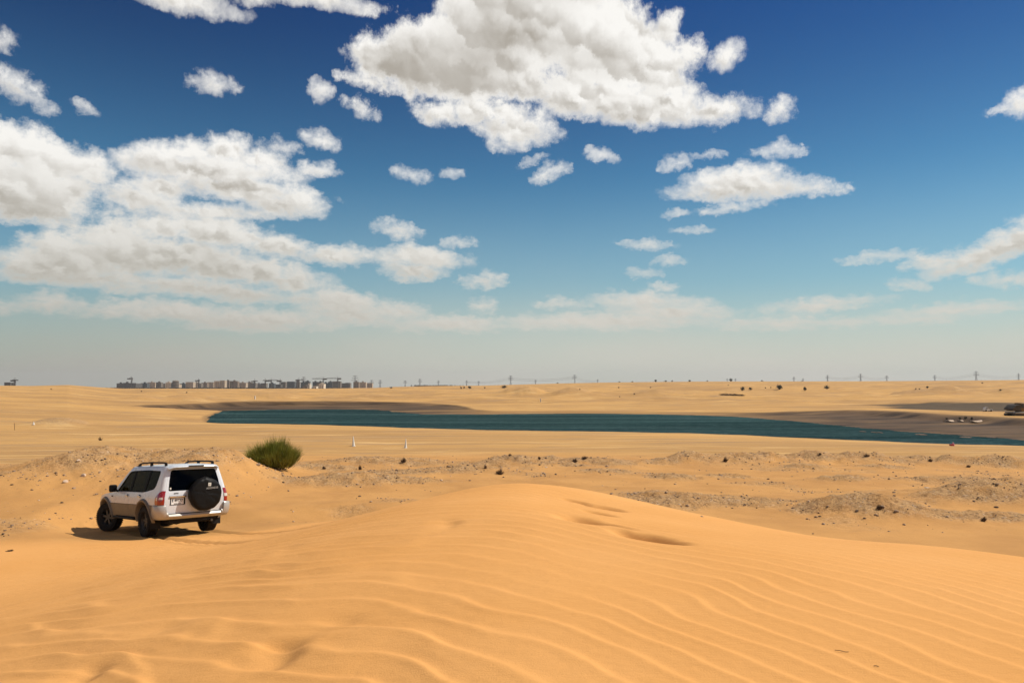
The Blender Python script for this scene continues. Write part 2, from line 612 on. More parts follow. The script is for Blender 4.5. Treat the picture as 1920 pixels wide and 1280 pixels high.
def lake_distance(x, y):
    """signed distance to the shore (negative in the lake) and whether the nearest shore is the far one"""
    P = SHORE
    Q = np.roll(P, -1, axis=0)
    best = np.full(x.shape, 1e9)
    far = np.zeros(x.shape, bool)
    inside = np.zeros(x.shape, bool)
    for i in range(len(P)):
        ax, ay = P[i]
        bx, by = Q[i]
        ex, ey = bx - ax, by - ay
        t = np.clip(((x - ax) * ex + (y - ay) * ey) / (ex * ex + ey * ey), 0, 1)
        d = np.hypot(x - ax - t * ex, y - ay - t * ey)
        m = d < best
        best = np.where(m, d, best)
        far = np.where(m, N_NEAR - 1 <= i < len(P) - 1, far)
        c = ((ay > y) != (by > y)) & (x < (bx - ax) * (y - ay) / (by - ay + 1e-12) + ax)
        inside ^= c
    return np.where(inside, -best, best), far


def polyline(x, y, pts):
    """distance to a polyline, signed (positive on its far side), and the position along it 0..n"""
    best = np.full(x.shape, 1e9)
    sgn = np.ones(x.shape)
    pos = np.zeros(x.shape)
    crs = np.zeros(x.shape)
    for i in range(len(pts) - 1):
        ax, ay = pts[i]
        bx, by = pts[i + 1]
        ex, ey = bx - ax, by - ay
        t = np.clip(((x - ax) * ex + (y - ay) * ey) / (ex * ex + ey * ey), 0, 1)
        d = np.hypot(x - ax - t * ex, y - ay - t * ey)
        cr = (ex * (y - ay) - ey * (x - ax)) / math.hypot(ex, ey)
        m = (d < best - 1e-7) | ((d < best + 1e-7) & (np.abs(cr) > crs))
        best = np.where(m, d, best)
        crs = np.where(m, np.abs(cr), crs)
        sgn = np.where(m, np.sign(cr), sgn)
        pos = np.where(m, i + t, pos)
    return best * sgn, pos


BRINK = [(-40, 29), (-14, 23.2), (-7, 20.3), (-3.2, 18.6), (0.5, 16.6), (2.2, 14.4), (3.6, 12.2), (5.9, 9.4), (9, 6.2), (14, 2), (22, -6), (40, -30)]
CAR_POS = np.array([-8.92, 21.63, 0.0])
SIL = np.array([(-900, 722), (0, 722.5), (60, 723), (130, 721.5), (190, 725.5), (230, 727.5), (420, 728), (600, 728), (700, 727), (740, 725), (800, 723.5), (900, 722.5),
                (960, 721), (1050, 718.5), (1120, 717), (1200, 716), (1320, 715), (1450, 715), (1600, 715), (1750, 714.5), (1920, 713.5), (2800, 712)], float)


def wet_and_bank(x, y, r):
    near_lake = (r > 55) & (r < 420) & (y > 20)
    sd = np.full(x.shape, 999.0)
    far = np.zeros(x.shape, bool)
    if near_lake.any():
        a, b = lake_distance(x[near_lake], y[near_lake])
        sd[near_lake] = a
        far[near_lake] = b
    return sd, far


# mounds of bulldozed rubble: picture position of the top, half width and half depth in metres, height
MOUND_DEF = [
    (945, 862, 43, 1.4, 1.6, .42), (905, 872, 41, 1.6, 1.4, .25), (1000, 866, 42, 1.4, 1.5, .40), (1035, 856, 46, 1.1, 1.3, .40),
    (1095, 860, 44, 1.3, 1.4, .38), (1075, 866, 41, 1.0, 1.0, .25), (1150, 862, 43, 1.6, 1.8, .35), (1140, 876, 38, 1.5, 1.2, .22),
    (1225, 863, 44, 1.8, 1.5, .30), (1290, 862, 45, 1.6, 1.4, .42), (1370, 860, 46, 2.2, 1.6, .42), (1440, 858, 47, 2.0, 1.5, .42),
    (1530, 856, 47, 2.6, 1.6, .48), (1500, 868, 41, 1.6, 1.2, .25), (1640, 856, 47, 2.8, 1.6, .50), (1650, 868, 42, 1.6, 1.2, .25), (1740, 856, 48, 3.0, 1.7, .42),
    (1830, 858, 47, 2.6, 1.6, .40), (1920, 860, 46, 3.0, 1.8, .42),
    (1575, 892, 34, 1.3, 1.0, .28), (1600, 955, 25.5, 2.0, 1.9, .42), (1660, 962, 24.6, 1.1, 1.1, .28), (1540, 962, 25, 1.2, 1.0, .18),
    (1890, 940, 28.0, 3.6, 2.2, .75), (1830, 950, 27.0, 2.2, 1.3, .30), (1840, 975, 23.8, 2.2, .9, .16), (1790, 905, 34, 3.2, 1.3, .22),
    (1240, 928, 27.5, 2.0, 2.4, .22), (1350, 940, 27, 2.6, 1.4, .12), (1260, 890, 35, 1.3, 1.2, .20), (1360, 890, 36, 1.2, 1.0, .16),
    (660, 866, 44, 3.0, 2.0, .30), (740, 868, 43, 3.2, 1.6, .22), (620, 880, 39, 2.0, 1.6, .25), (620, 908, 32.5, 2.6, 1.6, .30), (720, 905, 33, 3.0, 1.4, .22),
    (690, 903, 34, 1.0, 1.0, .20), (800, 890, 37, 3.0, 1.4, .20), (880, 885, 38, 1.6, 1.2, .22),
    (115, 781, 112, 4.5, 3.0, 1.1), (1075, 745, 330, 9, 8, 3.2), (990, 742, 340, 8, 8, 3.2), (955, 743, 345, 6, 6, 2.0), (1235, 746, 330, 14, 8, 3.0),
    (1690, 742, 300, 8, 6, 2.0), (1750, 744, 300, 10, 7, 2.4), (1785, 744, 300, 8, 7, 2.2), (1900, 745, 300, 10, 7, 2.2),
    (270, 748, 270, 6, 4, 1.2), (350, 745, 280, 8, 4, 1.5), (520, 742, 330, 12, 6, 2.0), (690, 742, 330, 12, 6, 1.6),
]
MOUNDS = []
for (mx, my, dist, wa, da, hh) in MOUND_DEF:
    MOUNDS.append(((mx - 960) / F * dist, float(dist), wa, da, hh * (.82 if dist < 60 else 1)))
PITS = [(1090, 974, .26, .50, .24, -34), (1122, 962, .15, .34, .13, -40), (1078, 940, .14, .34, .12, -36), (1130, 951, .20, .40, .15, -36),
        (1210, 1006, .22, .58, .25, -30), (1150, 985, .10, .5, .05, -30), (830, 984, .22, .4, .05, -10), (495, 1232, .26, .34, .10, -20), (135, 1272, .22, .25, .08, 0),
        (600, 1172, .30, .20, .03, 0), (270, 1190, .4, .25, .04, 10), (1180, 985, .25, .6, .03, -30)]
PIT_POS = []          # filled in once the dune itself is known


def terrain(x, y, detail=True):
    """height of the desert; returns z, rubble, wet, dune weights"""
    x = np.asarray(x, float)
    y = np.asarray(y, float)
    shp = x.shape
    x, y = x.ravel(), y.ravel()
    r = np.hypot(x, y)
    px = 960 + F * np.tan(np.clip(np.arctan2(x, np.maximum(y, 1e-3)), -1.2, 1.2))
    px = np.where(y > 0, px, np.where(x > 0, 2800, -900))
    # --- plain sinking towards the lake
    plain = -1.65 * sm(r, 30, 78) - 0.35 * sm(r, 78, 110)
    plain = plain + (fbm(x / 9, y / 9, 3, seed=3) - 0.5) * 0.22 * sm(r, 24, 40)
    # --- far desert: rises to the skyline
    ysil = np.interp(px, SIL[:, 0], SIL[:, 1])
    ridge_r = np.interp(px, [-900, 0, 300, 500, 1000, 2800], [380, 420, 560, 800, 800, 800])
    zr = EYE - ridge_r * (ysil - HORIZON) / F
    t = np.clip((r - 105) / (ridge_r - 105), 0, 1)
    gain = np.interp(px, [-900, 0, 380, 520, 900, 2800], [0.9, 0.95, 1.1, 1.5, 1.5, 1.4])
    farz = -2.0 + (zr + 2.0) * t ** gain
    n = fbm(x / 75 + 3, y / 52, 4, 0.5, seed=11, ridged=True) - 0.62
    n2 = fbm(x / 28, y / 16, 4, 0.55, seed=21) - 0.5
    amp = sm(r, 150, 330) * (1 - sm(r, ridge_r * 0.78, ridge_r * 0.99))
    leftish = 1 - 0.75 * sm(-px, -420, -150)
    farz = farz + (n * 3.2 + n2 * 1.8) * amp * leftish
    beyond = EYE - r * (ysil + 0.6 - HORIZON) / F
    farz = np.where(r > ridge_r, zr + (beyond - zr) * sm(r, ridge_r, ridge_r * 1.5) - 0.7 * sm(r, ridge_r, ridge_r * 1.15) * (1 - sm(r, ridge_r * 1.15, ridge_r * 2.2)), farz)
    z = np.where(r < 105, plain, farz)
    w = sm(r, 85, 125)
    z = plain * (1 - w) + farz * w
    z = np.where(r < 85, plain, z)
    # --- lake basin
    sd, far = wet_and_bank(x, y, r)
    px_r = sm(px, 1380, 1650)
    flat = np.where(far, 3 + 27 * sm(-px, -960, -800) * (0.45 + 0.55 * sm(px, 330, 480)) + 6 * sm(px, 1250, 1420) + 13 * px_r, 0.0)             # muddy flat before the bank
    rise_far = 0.012 * np.minimum(sd, flat) + (0.30 + 0.9 * sm(-px, -950, -600) + 0.7 * px_r) * sm(sd, flat, flat + 5)
    sdw = sd + (fbm(x / 6, y / 6, 3, seed=31) - 0.5) * np.where(far, 3.0, 2.0)
    near_rise = 0.045 * np.maximum(sdw, 0) + 0.10 * sm(sdw, 0, 1.2)
    bank = WATER_Z + np.where(far, rise_far + (fbm(x / 7, y / 4, 4, seed=33) - .5) * 0.25, near_rise)
    lakebed = WATER_Z + np.maximum(0.12 * sdw, -1.6)
    infl = 1 - sm(sd, 8 + flat, 30 + flat)
    near_infl = 1 - sm(sd, 6, 26)
    zz = np.where(far, z + (np.minimum(np.maximum(bank, WATER_Z), bank) - z) * infl, z + (bank - z) * near_infl)
    z = np.where(sdw < 0, np.minimum(lakebed, WATER_Z - 0.02), np.where(sd < 80, zz, z))
    z = np.where((sdw >= 0) & (sd < 80), np.maximum(z, WATER_Z + 0.015), z)
    wet = np.where(far, (1 - sm(sd, flat + 2.5, flat + 8)) * (0.35 + 0.65 * sm(-px, -950, -820) + 0.65 * sm(px, 1200, 1500)), 0.55 * (1 - sm(sd, 0.2, 1.6)))
    wet = np.where(sd < 0, 0.8, np.clip(wet, 0, 1)) * (sd < 900)
    # --- bank behind the car
    bk = [(-62, 46), (-38, 38), (-27, 35), (-20, 33.8), (-16.4, 33.0), (-15.0, 33.4), (-12.6, 33.6), (-11.3, 35.5), (-10.5, 38)]
    bs, bp = polyline(x, y, bk)
    crest = np.interp(bp, range(len(bk)), [1.6, 1.25, .85, .72, 1.42, 1.30, 1.36, .75, .45])
    along_end = 1 - sm(x, -12.0, -8.2)
    face = np.where(bs < 0, np.exp(-np.abs(bs / 7.0) ** 2.0), np.exp(-(bs / 3.4) ** 2))
    lump = fbm(x / 1.5, y / 1.5, 4, 0.6, seed=41) - 0.5
    bankh = crest * face * along_end * (y > 5)
    # the bank's right arm, running down in front of the bush
    arm, ap = polyline(x, y, [(-17, 33.2), (-14.4, 33.2), (-12.6, 32.6), (-10.8, 31.6), (-9.6, 30.6), (-8.0, 29.6)])
    armh = np.interp(ap, range(6), [.9, 1.0, 1.12, .62, .15, .0]) * np.exp(-(arm / np.where(arm > 0, 1.3, 2.6)) ** 2)
    bankz = np.maximum(bankh, armh)
    z = z + bankz + lump * (0.10 + 0.34 * sm(x, -20, -16.5)) * sm(bankz, 0.15, 1.2)
    rubble = sm(bankz + lump * 0.9, 0.30, 1.1) * (0.35 + 0.65 * sm(x, -22, -17)) * (0.30 + 0.70 * sm(bankz, .75, 1.25))
    # --- rubble mounds
    for i, (mx, my, wa, da, hh) in enumerate(MOUNDS):
        m = (np.abs(x - mx) < wa * 3) & (np.abs(y - my) < da * 3)
        if not m.any():
            continue
        u, v = (x[m] - mx) / wa, (y[m] - my) / da
        nn = fbm(x[m] / (wa * .45) + i, y[m] / (wa * .45), 4, 0.6, seed=50 + i) - 0.5
        d = np.sqrt(u * u + v * v) + nn * 0.75
        hgt = hh * np.exp(-np.maximum(d, 0) ** 2 * 1.3) * (1 + nn * 0.7)
        z[m] += hgt
        rubble[m] = np.maximum(rubble[m], sm(hgt / hh, 0.10, 0.55) * (1.0 if my < 150 else 0.5))
    # ridge line of the bulldozed band on the right
    band = np.exp(-((y - 46.5 + 1.5 * np.sin(x / 5)) / 2.4) ** 2) * sm(x, 4, 12)
    bn = fbm(x / 1.6, y / 1.3, 5, 0.6, seed=71)
    z = z + band * (bn - 0.30) * 0.75
    rubble = np.maximum(rubble, band * sm(bn, 0.40, 0.62))
    band2 = np.exp(-((y - 43) / 2.6) ** 2) * sm(x, -12, -6) * (1 - sm(x, 3, 7))
    z = z + band2 * (bn - 0.36) * 0.45
    rubble = np.maximum(rubble, band2 * sm(bn, 0.44, 0.62) * .9)
    midzone = sm(r, 21, 27) * (1 - sm(r, 46, 56))
    rn = fbm(x / 3.3, y / 2.2, 5, 0.55, seed=81)
    rubble = np.maximum(rubble, 0.55 * sm(rn, 0.55, 0.72) * midzone)
    z = z + (fbm(x / 2.2, y / 1.8, 4, 0.5, seed=85) - .5) * 0.16 * midzone
    # vehicle tracks between the mounds and the lake
    for (ty, dep, wd) in ((56.0, .05, .35), (57.8, .05, .35), (63.5, .06, .5), (66.0, .05, .4), (72, .06, .6)):
        yy = ty + 1.5 * np.sin(x / 17.0 + ty) - 0.02 * x
        z = z - dep * np.exp(-((r * np.cos(np.arctan2(x, np.maximum(y, .1))) - yy) / wd) ** 2) + dep * .7 * np.exp(-((y - yy - wd * 1.8) / wd) ** 2)
    # --- the dune we stand on
    bd, bpz = polyline(x, y, BRINK)
    bd = bd * 1.0
    left = np.exp(-(np.abs(np.minimum(x - 0.4, 0)) / (5.4 + 3.4 * sm(-y, -16.5, -6.5))) ** 1.7)
    top, slope, soft, wsum = 0.0, 0.0, 0.0, 0.0
    for (bx_, by_), tp_, sl_, so_ in zip(BRINK, [1.9, 1.9, 1.95, 1.96, 1.97, 1.88, 1.84, 1.96, 2.0, 2.0, 2.0, 2.0],
                                         [.20, .20, .20, .20, .24, .27, .27, .25, .25, .25, .25, .25],
                                         [2.5, 2.5, 2.2, 1.8, 1.0, .8, .7, .7, .7, .8, 1, 1]):
        w_ = 1.0 / ((x - bx_) ** 2 + (y - by_) ** 2 + 0.8) ** 1.5
        top, slope, soft, wsum = top + w_ * tp_, slope + w_ * sl_, soft + w_ * so_, wsum + w_
    top, slope, soft = top / wsum, slope / wsum, soft / wsum
    dome = 2.16 + (top - 2.16) * sm(bd, -4.0, -0.3)
    dome = dome * left
    drop = soft * np.log1p(np.exp(np.clip(bd / soft, -30, 30)))
    dome = dome - slope * drop + slope * 0.25 * soft
    dome = dome + 0.05 * np.sin(x * .5 + 1) * np.sin(y * .4) * (r < 25)
    kk = 0.10
    dune = np.where(r < 60, dome, -5)
    hmax = np.maximum(dune, z)
    zs = hmax + kk * np.log1p(np.exp(-np.abs(dune - z) / kk)) - kk * 0.0
    isdune = sm(dune - z, -0.05, 0.12)
    # drift of sand between car and dune, level ground under the car
    cx, cy = x - CAR_POS[0] - (-0.95), y - CAR_POS[1] - 0.95
    yaw = R(135.2)
    a = cx * math.cos(yaw) + cy * math.sin(yaw)
    b = -cx * math.sin(yaw) + cy * math.cos(yaw)
    pad = (1 - sm(np.hypot(a / 3.6, b / 2.3), 0.75, 1.35))
    carplane = -0.075 * (a + 1.35) + 0.031 * b - 0.035
    zs = zs * (1 - pad) + carplane * pad
    z = np.where(r < 60, zs, z)
    for off_ in (-.79, .79):
        tr = np.exp(-((b - off_) / .15) ** 2) * (a < -0.1) * sm(-a, 0.1, 0.9) * (1 - sm(-a, 5.0, 9.0)) * (r < 40)
        lip = np.exp(-((np.abs(b - off_) - .24) / .09) ** 2) * (a < -0.1) * sm(-a, 0.1, 0.9) * (1 - sm(-a, 5.0, 9.0)) * (r < 40)
        z = z - 0.07 * tr + 0.028 * lip
    for wx_, wy_ in ((0, .79), (0, -.79), (2.78, .80), (2.78, -.80)):
        z = z + 0.035 * np.exp(-((np.hypot((a - wx_ + 1.35 - 1.35) / 1.5, b - wy_) - .26) / .10) ** 2) * (r < 40)
    swale = np.exp(-(((x + 5.0) / 2.6) ** 2 + ((y - 24.3) / 0.9) ** 2))
    z = z - 0.22 * swale + 0.14 * np.exp(-(((x + 4.6) / 3.0) ** 2 + ((y - 26.3) / 1.3) ** 2))
    rubble = rubble * (1 - isdune)
    rubble = rubble * (1 - pad)
    # --- ripples
    if detail:
        m = r < 45
        xm, ym = x[m], y[m]
        wx = (fbm(xm / 1.9, ym / 1.9, 3, 0.5, seed=91) - .5)
        wy = (fbm(xm / 1.1, ym / 1.1, 3, 0.5, seed=95) - .5)
        rho = np.hypot(xm + 6.3, ym + 0.5)
        u = np.maximum(xm + 1.8, 0)
        # ripples narrow as the dune climbs to the right
        ph = rho / 0.42 + 0.17 * u ** 2 / (1 + 0.04 * u) + wx * 1.7 + wy * 0.6
        lamr = 1.0 / (1 / 0.47 + 0.30 * u)
        th = 2 * np.pi * ph
        c = 0.5 + 0.5 * np.cos(th - 0.72 * np.cos(th))
        crest_shape = 0.45 * c ** 2.0 + 0.55 * c
        amod = sm(fbm(xm / 2.6 + 7, ym / 2.6, 3, seed=97), 0.30, 0.62)
        band_d = isdune[m]
        amp_r = 0.040 * lamr * (0.30 + 0.90 * amod) * band_d
        amp_r = amp_r * (1 + 0.55 * sm(-xm, -1.0, 2.5))
        amp_r = amp_r * (1 - 0.55 * sm(bd[m], -1.5, 1.0))
        amp_r = amp_r * (1 - 0.75 * sm(-xm, 8.0, 12.0))
        z[m] += amp_r * crest_shape
        # broad swells near our feet on the left
        ph2 = rho / 0.95 + wx * 2.2 + 0.3
        sw = (0.5 + 0.5 * np.cos(2 * np.pi * ph2 - 0.7 * np.cos(2 * np.pi * ph2))) ** 1.3
        z[m] += 0.030 * sw * sm(-xm, -0.8, 1.4) * (1 - sm(ym, 8.5, 13)) * band_d * (.4 + .6 * amod)
        # hollows scooped by the wind and old footprints
        for (qx, qy, wa, la, dp, ang) in PIT_POS:
            mm = (np.abs(xm - qx) < 2.2) & (np.abs(ym - qy) < 2.2)
            if not mm.any():
                continue
            ca, sa = math.cos(ang), math.sin(ang)
            du, dv = xm[mm] - qx, ym[mm] - qy
            uu = (du * ca + dv * sa) / wa
            vv = (-du * sa + dv * ca) / la
            d = np.sqrt(uu * uu + vv * vv) + wy[mm] * .25
            uu2 = uu + 0.0
            prof = np.exp(-np.maximum(d, 0) ** 4.0) * (0.65 + 0.35 * np.tanh(uu2 * 2.5)) * 1.1
            idx = np.where(m)[0][mm]
            z[idx] -= dp * 0.75 * prof
    return z.reshape(shp), rubble.reshape(shp), wet.reshape(shp), isdune.reshape(shp)


def ground_hit(px, py, r0=3.0, r1=4000.0):
    """world point of the ground seen at a picture point (marching along the ray)"""
    d = pix_dir(px, py)
    t = np.exp(np.linspace(math.log(r0), math.log(r1), 1600))
    X, Y, Z = d[0] * t, d[1] * t, EYE + d[2] * t
    zt = terrain(X, Y, False)[0]
    below = np.where(Z < zt)[0]
    if len(below) == 0:
        i = len(t) - 1
        return Vector((X[i], Y[i], zt[i]))
    i = below[0]
    t2 = np.linspace(t[max(i - 1, 0)], t[i], 24)
    X, Y, Z = d[0] * t2, d[1] * t2, EYE + d[2] * t2
    zt = terrain(X, Y, False)[0]
    j = np.argmax(Z < zt)
    return Vector((X[j], Y[j], zt[j]))


def ground_z(x, y, detail=False):
    return float(terrain(np.array([x]), np.array([y]), detail)[0][0])


def at_dist(px, dist):
    """ground point at a given distance in the direction of a picture column"""
    x = (px - 960) / F * dist
    return Vector((x, dist, ground_z(x, dist)))


for (qx, qy, wa, la, dp, deg) in PITS:
    g = ground_hit(qx, qy)
    PIT_POS.append((g.x, g.y, wa, la, dp, R(-deg * 1.0)))

# ------------------------------------------------------------------ ground sheet
fine = np.linspace(R(-41), R(41), 860)
coarse_r = np.linspace(R(41), R(319), 70)[1:-1]
azs = np.concatenate([fine, coarse_r])
rad = [0.25, 0.6, 1.0]
while rad[-1] < 5600:
    rr_ = rad[-1]
    rad.append(rr_ * (1.03 if rr_ < 3 else 1.0052 if rr_ < 60 else 1.0065 if rr_ < 130 else 1.009 if rr_ < 420 else 1.02 if rr_ < 900 else 1.06))
rad = np.array(rad)
RR, AA = np.meshgrid(rad, azs, indexing='ij')
GX, GY = RR * np.sin(AA), RR * np.cos(AA)
GZ, GRUB, GWET, GDUNE = terrain(GX, GY)
# small roughness of the rubble itself
mz = GRUB > 0.02
fx, fy = GX[mz], GY[mz]
near_ = np.clip(1.6 - RR[mz] / 60, 0, 1)
GZ[mz] += GRUB[mz] * ((fbm(fx / 0.42, fy / 0.42, 3, 0.6, seed=121) - 0.45) * 0.20) * near_
nr, na = RR.shape
nv = nr * na
co = np.empty((nv + 1, 3), np.float32)
co[:nv, 0], co[:nv, 1], co[:nv, 2] = GX.ravel(), GY.ravel(), GZ.ravel()
co[nv] = (0, 0, GZ[0].mean())
i0 = np.arange(nr - 1)[:, None] * na
j0 = np.arange(na)[None, :]
j1 = (j0 + 1) % na
quads = np.stack([i0 + j0, i0 + na + j0, i0 + na + j1, i0 + j1], -1).reshape(-1, 4)
tris = np.stack([np.full(na, nv), np.arange(na), (np.arange(na) + 1) % na], -1)
loops = np.concatenate([quads.ravel(), tris.ravel()]).astype(np.int32)
starts = np.concatenate([np.arange(len(quads)) * 4, len(quads) * 4 + np.arange(na) * 3]).astype(np.int32)
gm = bpy.data.meshes.new('ground')
gm.vertices.add(nv + 1)
gm.vertices.foreach_set('co', co.ravel())
gm.loops.add(len(loops))
gm.loops.foreach_set('vertex_index', loops)
gm.polygons.add(len(starts))
gm.polygons.foreach_set('loop_start', starts)
gm.polygons.foreach_set('use_smooth', np.ones(len(starts), bool))
for nm, arr in (('rubble', GRUB), ('wet', GWET), ('dune', GDUNE)):
    at = gm.attributes.new(nm, 'FLOAT', 'POINT')
    at.data.foreach_set('value', np.append(arr.ravel(), 0).astype(np.float32))
gm.update(calc_edges=True)
gm.validate()
print('ground faces', len(starts))


GRAVEL = ground_hit(1835, 763)
print('gravel', GRAVEL)


def sand_material():
    m = bpy.data.materials.new('desert_sand')
    m.use_nodes = True
    k = NT(m.node_tree)
    b = k.n['Principled BSDF']
    geo = k.new('ShaderNodeNewGeometry')
    pos = geo.outputs['Position']

    def attr(n):
        a = k.new('ShaderNodeAttribute', attribute_name=n)
        return a.outputs['Fac']
    rub, wet, dun = attr('rubble'), attr('wet'), attr('dune')
    flat = k.vmath('MULTIPLY', pos, (1, 1, 0))
    streak = k.noise(k.vmath('MULTIPLY', pos, (0.014, 0.032, 0)), 1.0, 6, 0.6)
    streak2 = k.noise(k.vmath('MULTIPLY', pos, (0.06, 0.15, 0)), 1.0, 6, 0.62)
    blot = k.noise(flat, 0.35, 6, 0.6)
    dist = k.vmath('LENGTH', flat)
    # windblown sand, ochre; packed ground paler and greyer
    dune_c = k.mix(k.sstep(blot, 0.3, 0.7), (0.715, 0.348, 0.106), (0.750, 0.376, 0.124))
    plain_c = k.mix(k.sstep(blot, 0.32, 0.68), (0.50, 0.255, 0.086), (0.60, 0.312, 0.104))
    far_c = k.mix(k.sstep(streak, 0.36, 0.64), (0.45, 0.255, 0.098), (0.60, 0.340, 0.118))
    far_c = k.mix(k.sstep(streak2, 0.52, 0.72, 0.0, 0.85), far_c, (0.37, 0.235, 0.125))
    far_c = k.mix(k.sstep(streak2, 0.46, 0.28, 0.0, 0.7), far_c, (0.76, 0.50, 0.225))
    # old wheel tracks and crusts: long dark and pale lines across the flat
    ln = k.noise(k.vmath('MULTIPLY', pos, (0.035, 0.55, 0)), 1.0, 6, 0.62)
    far_c = k.mix(k.math('MULTIPLY', k.sstep(ln, 0.54, 0.66, 0.0, 0.8), k.sstep(dist, 150, 100)), far_c, (0.36, 0.22, 0.115))
    far_c = k.mix(k.math('MULTIPLY', k.sstep(ln, 0.44, 0.34, 0.0, 0.7), k.sstep(dist, 150, 100)), far_c, (0.74, 0.47, 0.20))
    base = k.mix(dun, plain_c, dune_c)
    base = k.mix(k.sstep(dist, 50, 66), base, far_c)
    # rubble: stony greyish earth with dark and pale chips
    chip = k.new('ShaderNodeTexVoronoi', feature='F1')
    k.l.new(flat, chip.inputs['Vector'])
    chip.inputs['Scale'].default_value = 16.0
    cc = k.new('ShaderNodeSeparateColor')
    k.l.new(chip.outputs['Color'], cc.inputs[0])
    earth = k.mix(k.sstep(k.noise(flat, 2.2, 6, 0.65), 0.30, 0.70), (0.42, 0.26, 0.135), (0.60, 0.365, 0.165))
    earth = k.mix(k.sstep(cc.outputs[0], 0.78, 0.84, 0.0, 0.8), earth, (0.17, 0.10, 0.06))
    earth = k.mix(k.sstep(cc.outputs[1], 0.94, 0.97, 0.0, 0.6), earth, (0.66, 0.52, 0.38))
    rf = k.math('MULTIPLY', rub, k.sstep(k.noise(flat, 1.1, 6, 0.65), 0.30, 0.60, 0.15, 0.85), clamp=True)
    base = k.mix(rf, base, earth)
    mud = k.mix(k.sstep(k.noise(k.vmath('MULTIPLY', pos, (0.05, 0.22, 0)), 1.0, 6, 0.65), 0.32, 0.66), (0.034, 0.020, 0.010), (0.150, 0.090, 0.046))
    base = k.mix(k.math('MULTIPLY', wet, k.sstep(k.noise(k.vmath('MULTIPLY', pos, (0.03, 0.10, 0)), 1.0, 5, 0.6), 0.25, 0.5, 0.55, 1.0), clamp=True), base, mud)
    # grey gravel works beyond the right end of the lake
    gx, gy, _ = k.xyz(pos)[:3]
    ga = k.vmath('LENGTH', k.vmath('MULTIPLY_ADD', pos, (1 / 24.0, 1 / 34.0, 0), (-GRAVEL.x / 24.0, -GRAVEL.y / 34.0, 0)))
    gn = k.noise(k.vmath('MULTIPLY', pos, (0.03, 0.10, 0)), 1.0, 5, 0.6)
    gf = k.sstep(k.math('ADD', ga, k.math('MULTIPLY_ADD', gn, 1.1, -0.55)), 1.0, 0.75)
    base = k.mix(k.math('MULTIPLY', gf, 0.85), base, (0.042, 0.040, 0.035))
    # grains
    grain = k.noise(flat, 260.0, 2, 0.6)
    gfac = k.sstep(grain, 0.25, 0.75, 0.86, 1.14)
    sc = k.vmath('SCALE', base)
    k.l.new(gfac, sc.node.inputs['Scale'])
    k.l.new(sc, b.inputs['Base Color'])
    k.l.new(k.math('MULTIPLY_ADD', wet, -0.25, 0.93), b.inputs['Roughness'])
    b.inputs['Specular IOR Level'].default_value = 0.12
    # relief: grains and fine wind streaks, pebbles on rubble
    hgt = k.math('MULTIPLY', k.noise(flat, 90.0, 3, 0.6), 0.004)
    fine = k.math('MULTIPLY', k.noise(k.vmath('MULTIPLY', pos, (5.0, 9.0, 0)), 1.0, 6, 0.68), 0.016)
    peb = k.math('MULTIPLY', k.math('MULTIPLY', k.noise(flat, 9.0, 5, 0.7), 0.14), rub)
    grooves = k.math('MULTIPLY', k.math('MULTIPLY', ln, 0.45), k.math('MULTIPLY', k.sstep(dist, 50, 64), k.sstep(dist, 160, 110)))
    fard = k.math('MULTIPLY', k.math('MULTIPLY', streak2, 1.3), k.sstep(dist, 60, 220))
    hh = k.math('ADD', k.math('ADD', hgt, fine), k.math('ADD', k.math('ADD', peb, grooves), fard))
    bp = k.new('ShaderNodeBump')
    bp.inputs['Strength'].default_value = 0.8
    bp.inputs['Distance'].default_value = 1.0
    k.l.new(hh, bp.inputs['Height'])
    k.l.new(bp.outputs[0], b.inputs['Normal'])
    return m


gm.materials.append(sand_material())
ground = obj('ground', gm)
tag(ground, kind='structure')


# ------------------------------------------------------------------ lake
def water_material():
    m = bpy.data.materials.new('lake_water')
    m.use_nodes = True
    k = NT(m.node_tree)
    b = k.n['Principled BSDF']
    geo = k.new('ShaderNodeNewGeometry')
    pos = geo.outputs['Position']
    n = k.noise(k.vmath('MULTIPLY', pos, (0.020, 0.10, 0)), 1.0, 4, 0.6)
    c = k.mix(k.sstep(n, 0.3, 0.7), (0.002, 0.015, 0.018), (0.005, 0.030, 0.032))
    k.l.new(c, b.inputs['Base Color'])
    b.inputs['Roughness'].default_value = 0.9
    b.inputs['Specular IOR Level'].default_value = 0.0
    w1 = k.noise(k.vmath('MULTIPLY', pos, (0.7, 1.5, 0)), 1.0, 6, 0.7)
    bp = k.new('ShaderNodeBump')
    bp.inputs['Strength'].default_value = 1.0
    bp.inputs['Distance'].default_value = 1.2
    k.l.new(w1, bp.inputs['Height'])
    k.l.new(bp.outputs[0], b.inputs['Normal'])
    # wind-roughened surface: the steep faces of the wavelets mirror the upper sky, never the full horizon
    gl = k.new('ShaderNodeBsdfGlossy')
    gl.inputs['Roughness'].default_value = 0.28
    gl.inputs['Color'].default_value = (0.55, 0.90, 0.88, 1)
    k.l.new(bp.outputs[0], gl.inputs['Normal'])
    wind = k.noise(k.vmath('MULTIPLY', pos, (0.012, 0.09, 0)), 1.0, 5, 0.65)
    mx = k.new('ShaderNodeMixShader')
    k.l.new(k.math('ADD', k.sstep(wind, 0.35, 0.70, 0.03, 0.11), k.sstep(w1, 0.48, 0.66, 0.0, 0.07)), mx.inputs[0])
    k.l.new(b.outputs[0], mx.inputs[1])
    k.l.new(gl.outputs[0], mx.inputs[2])
    k.l.new(mx.outputs[0], k.n['Material Output'].inputs['Surface'])
    return m


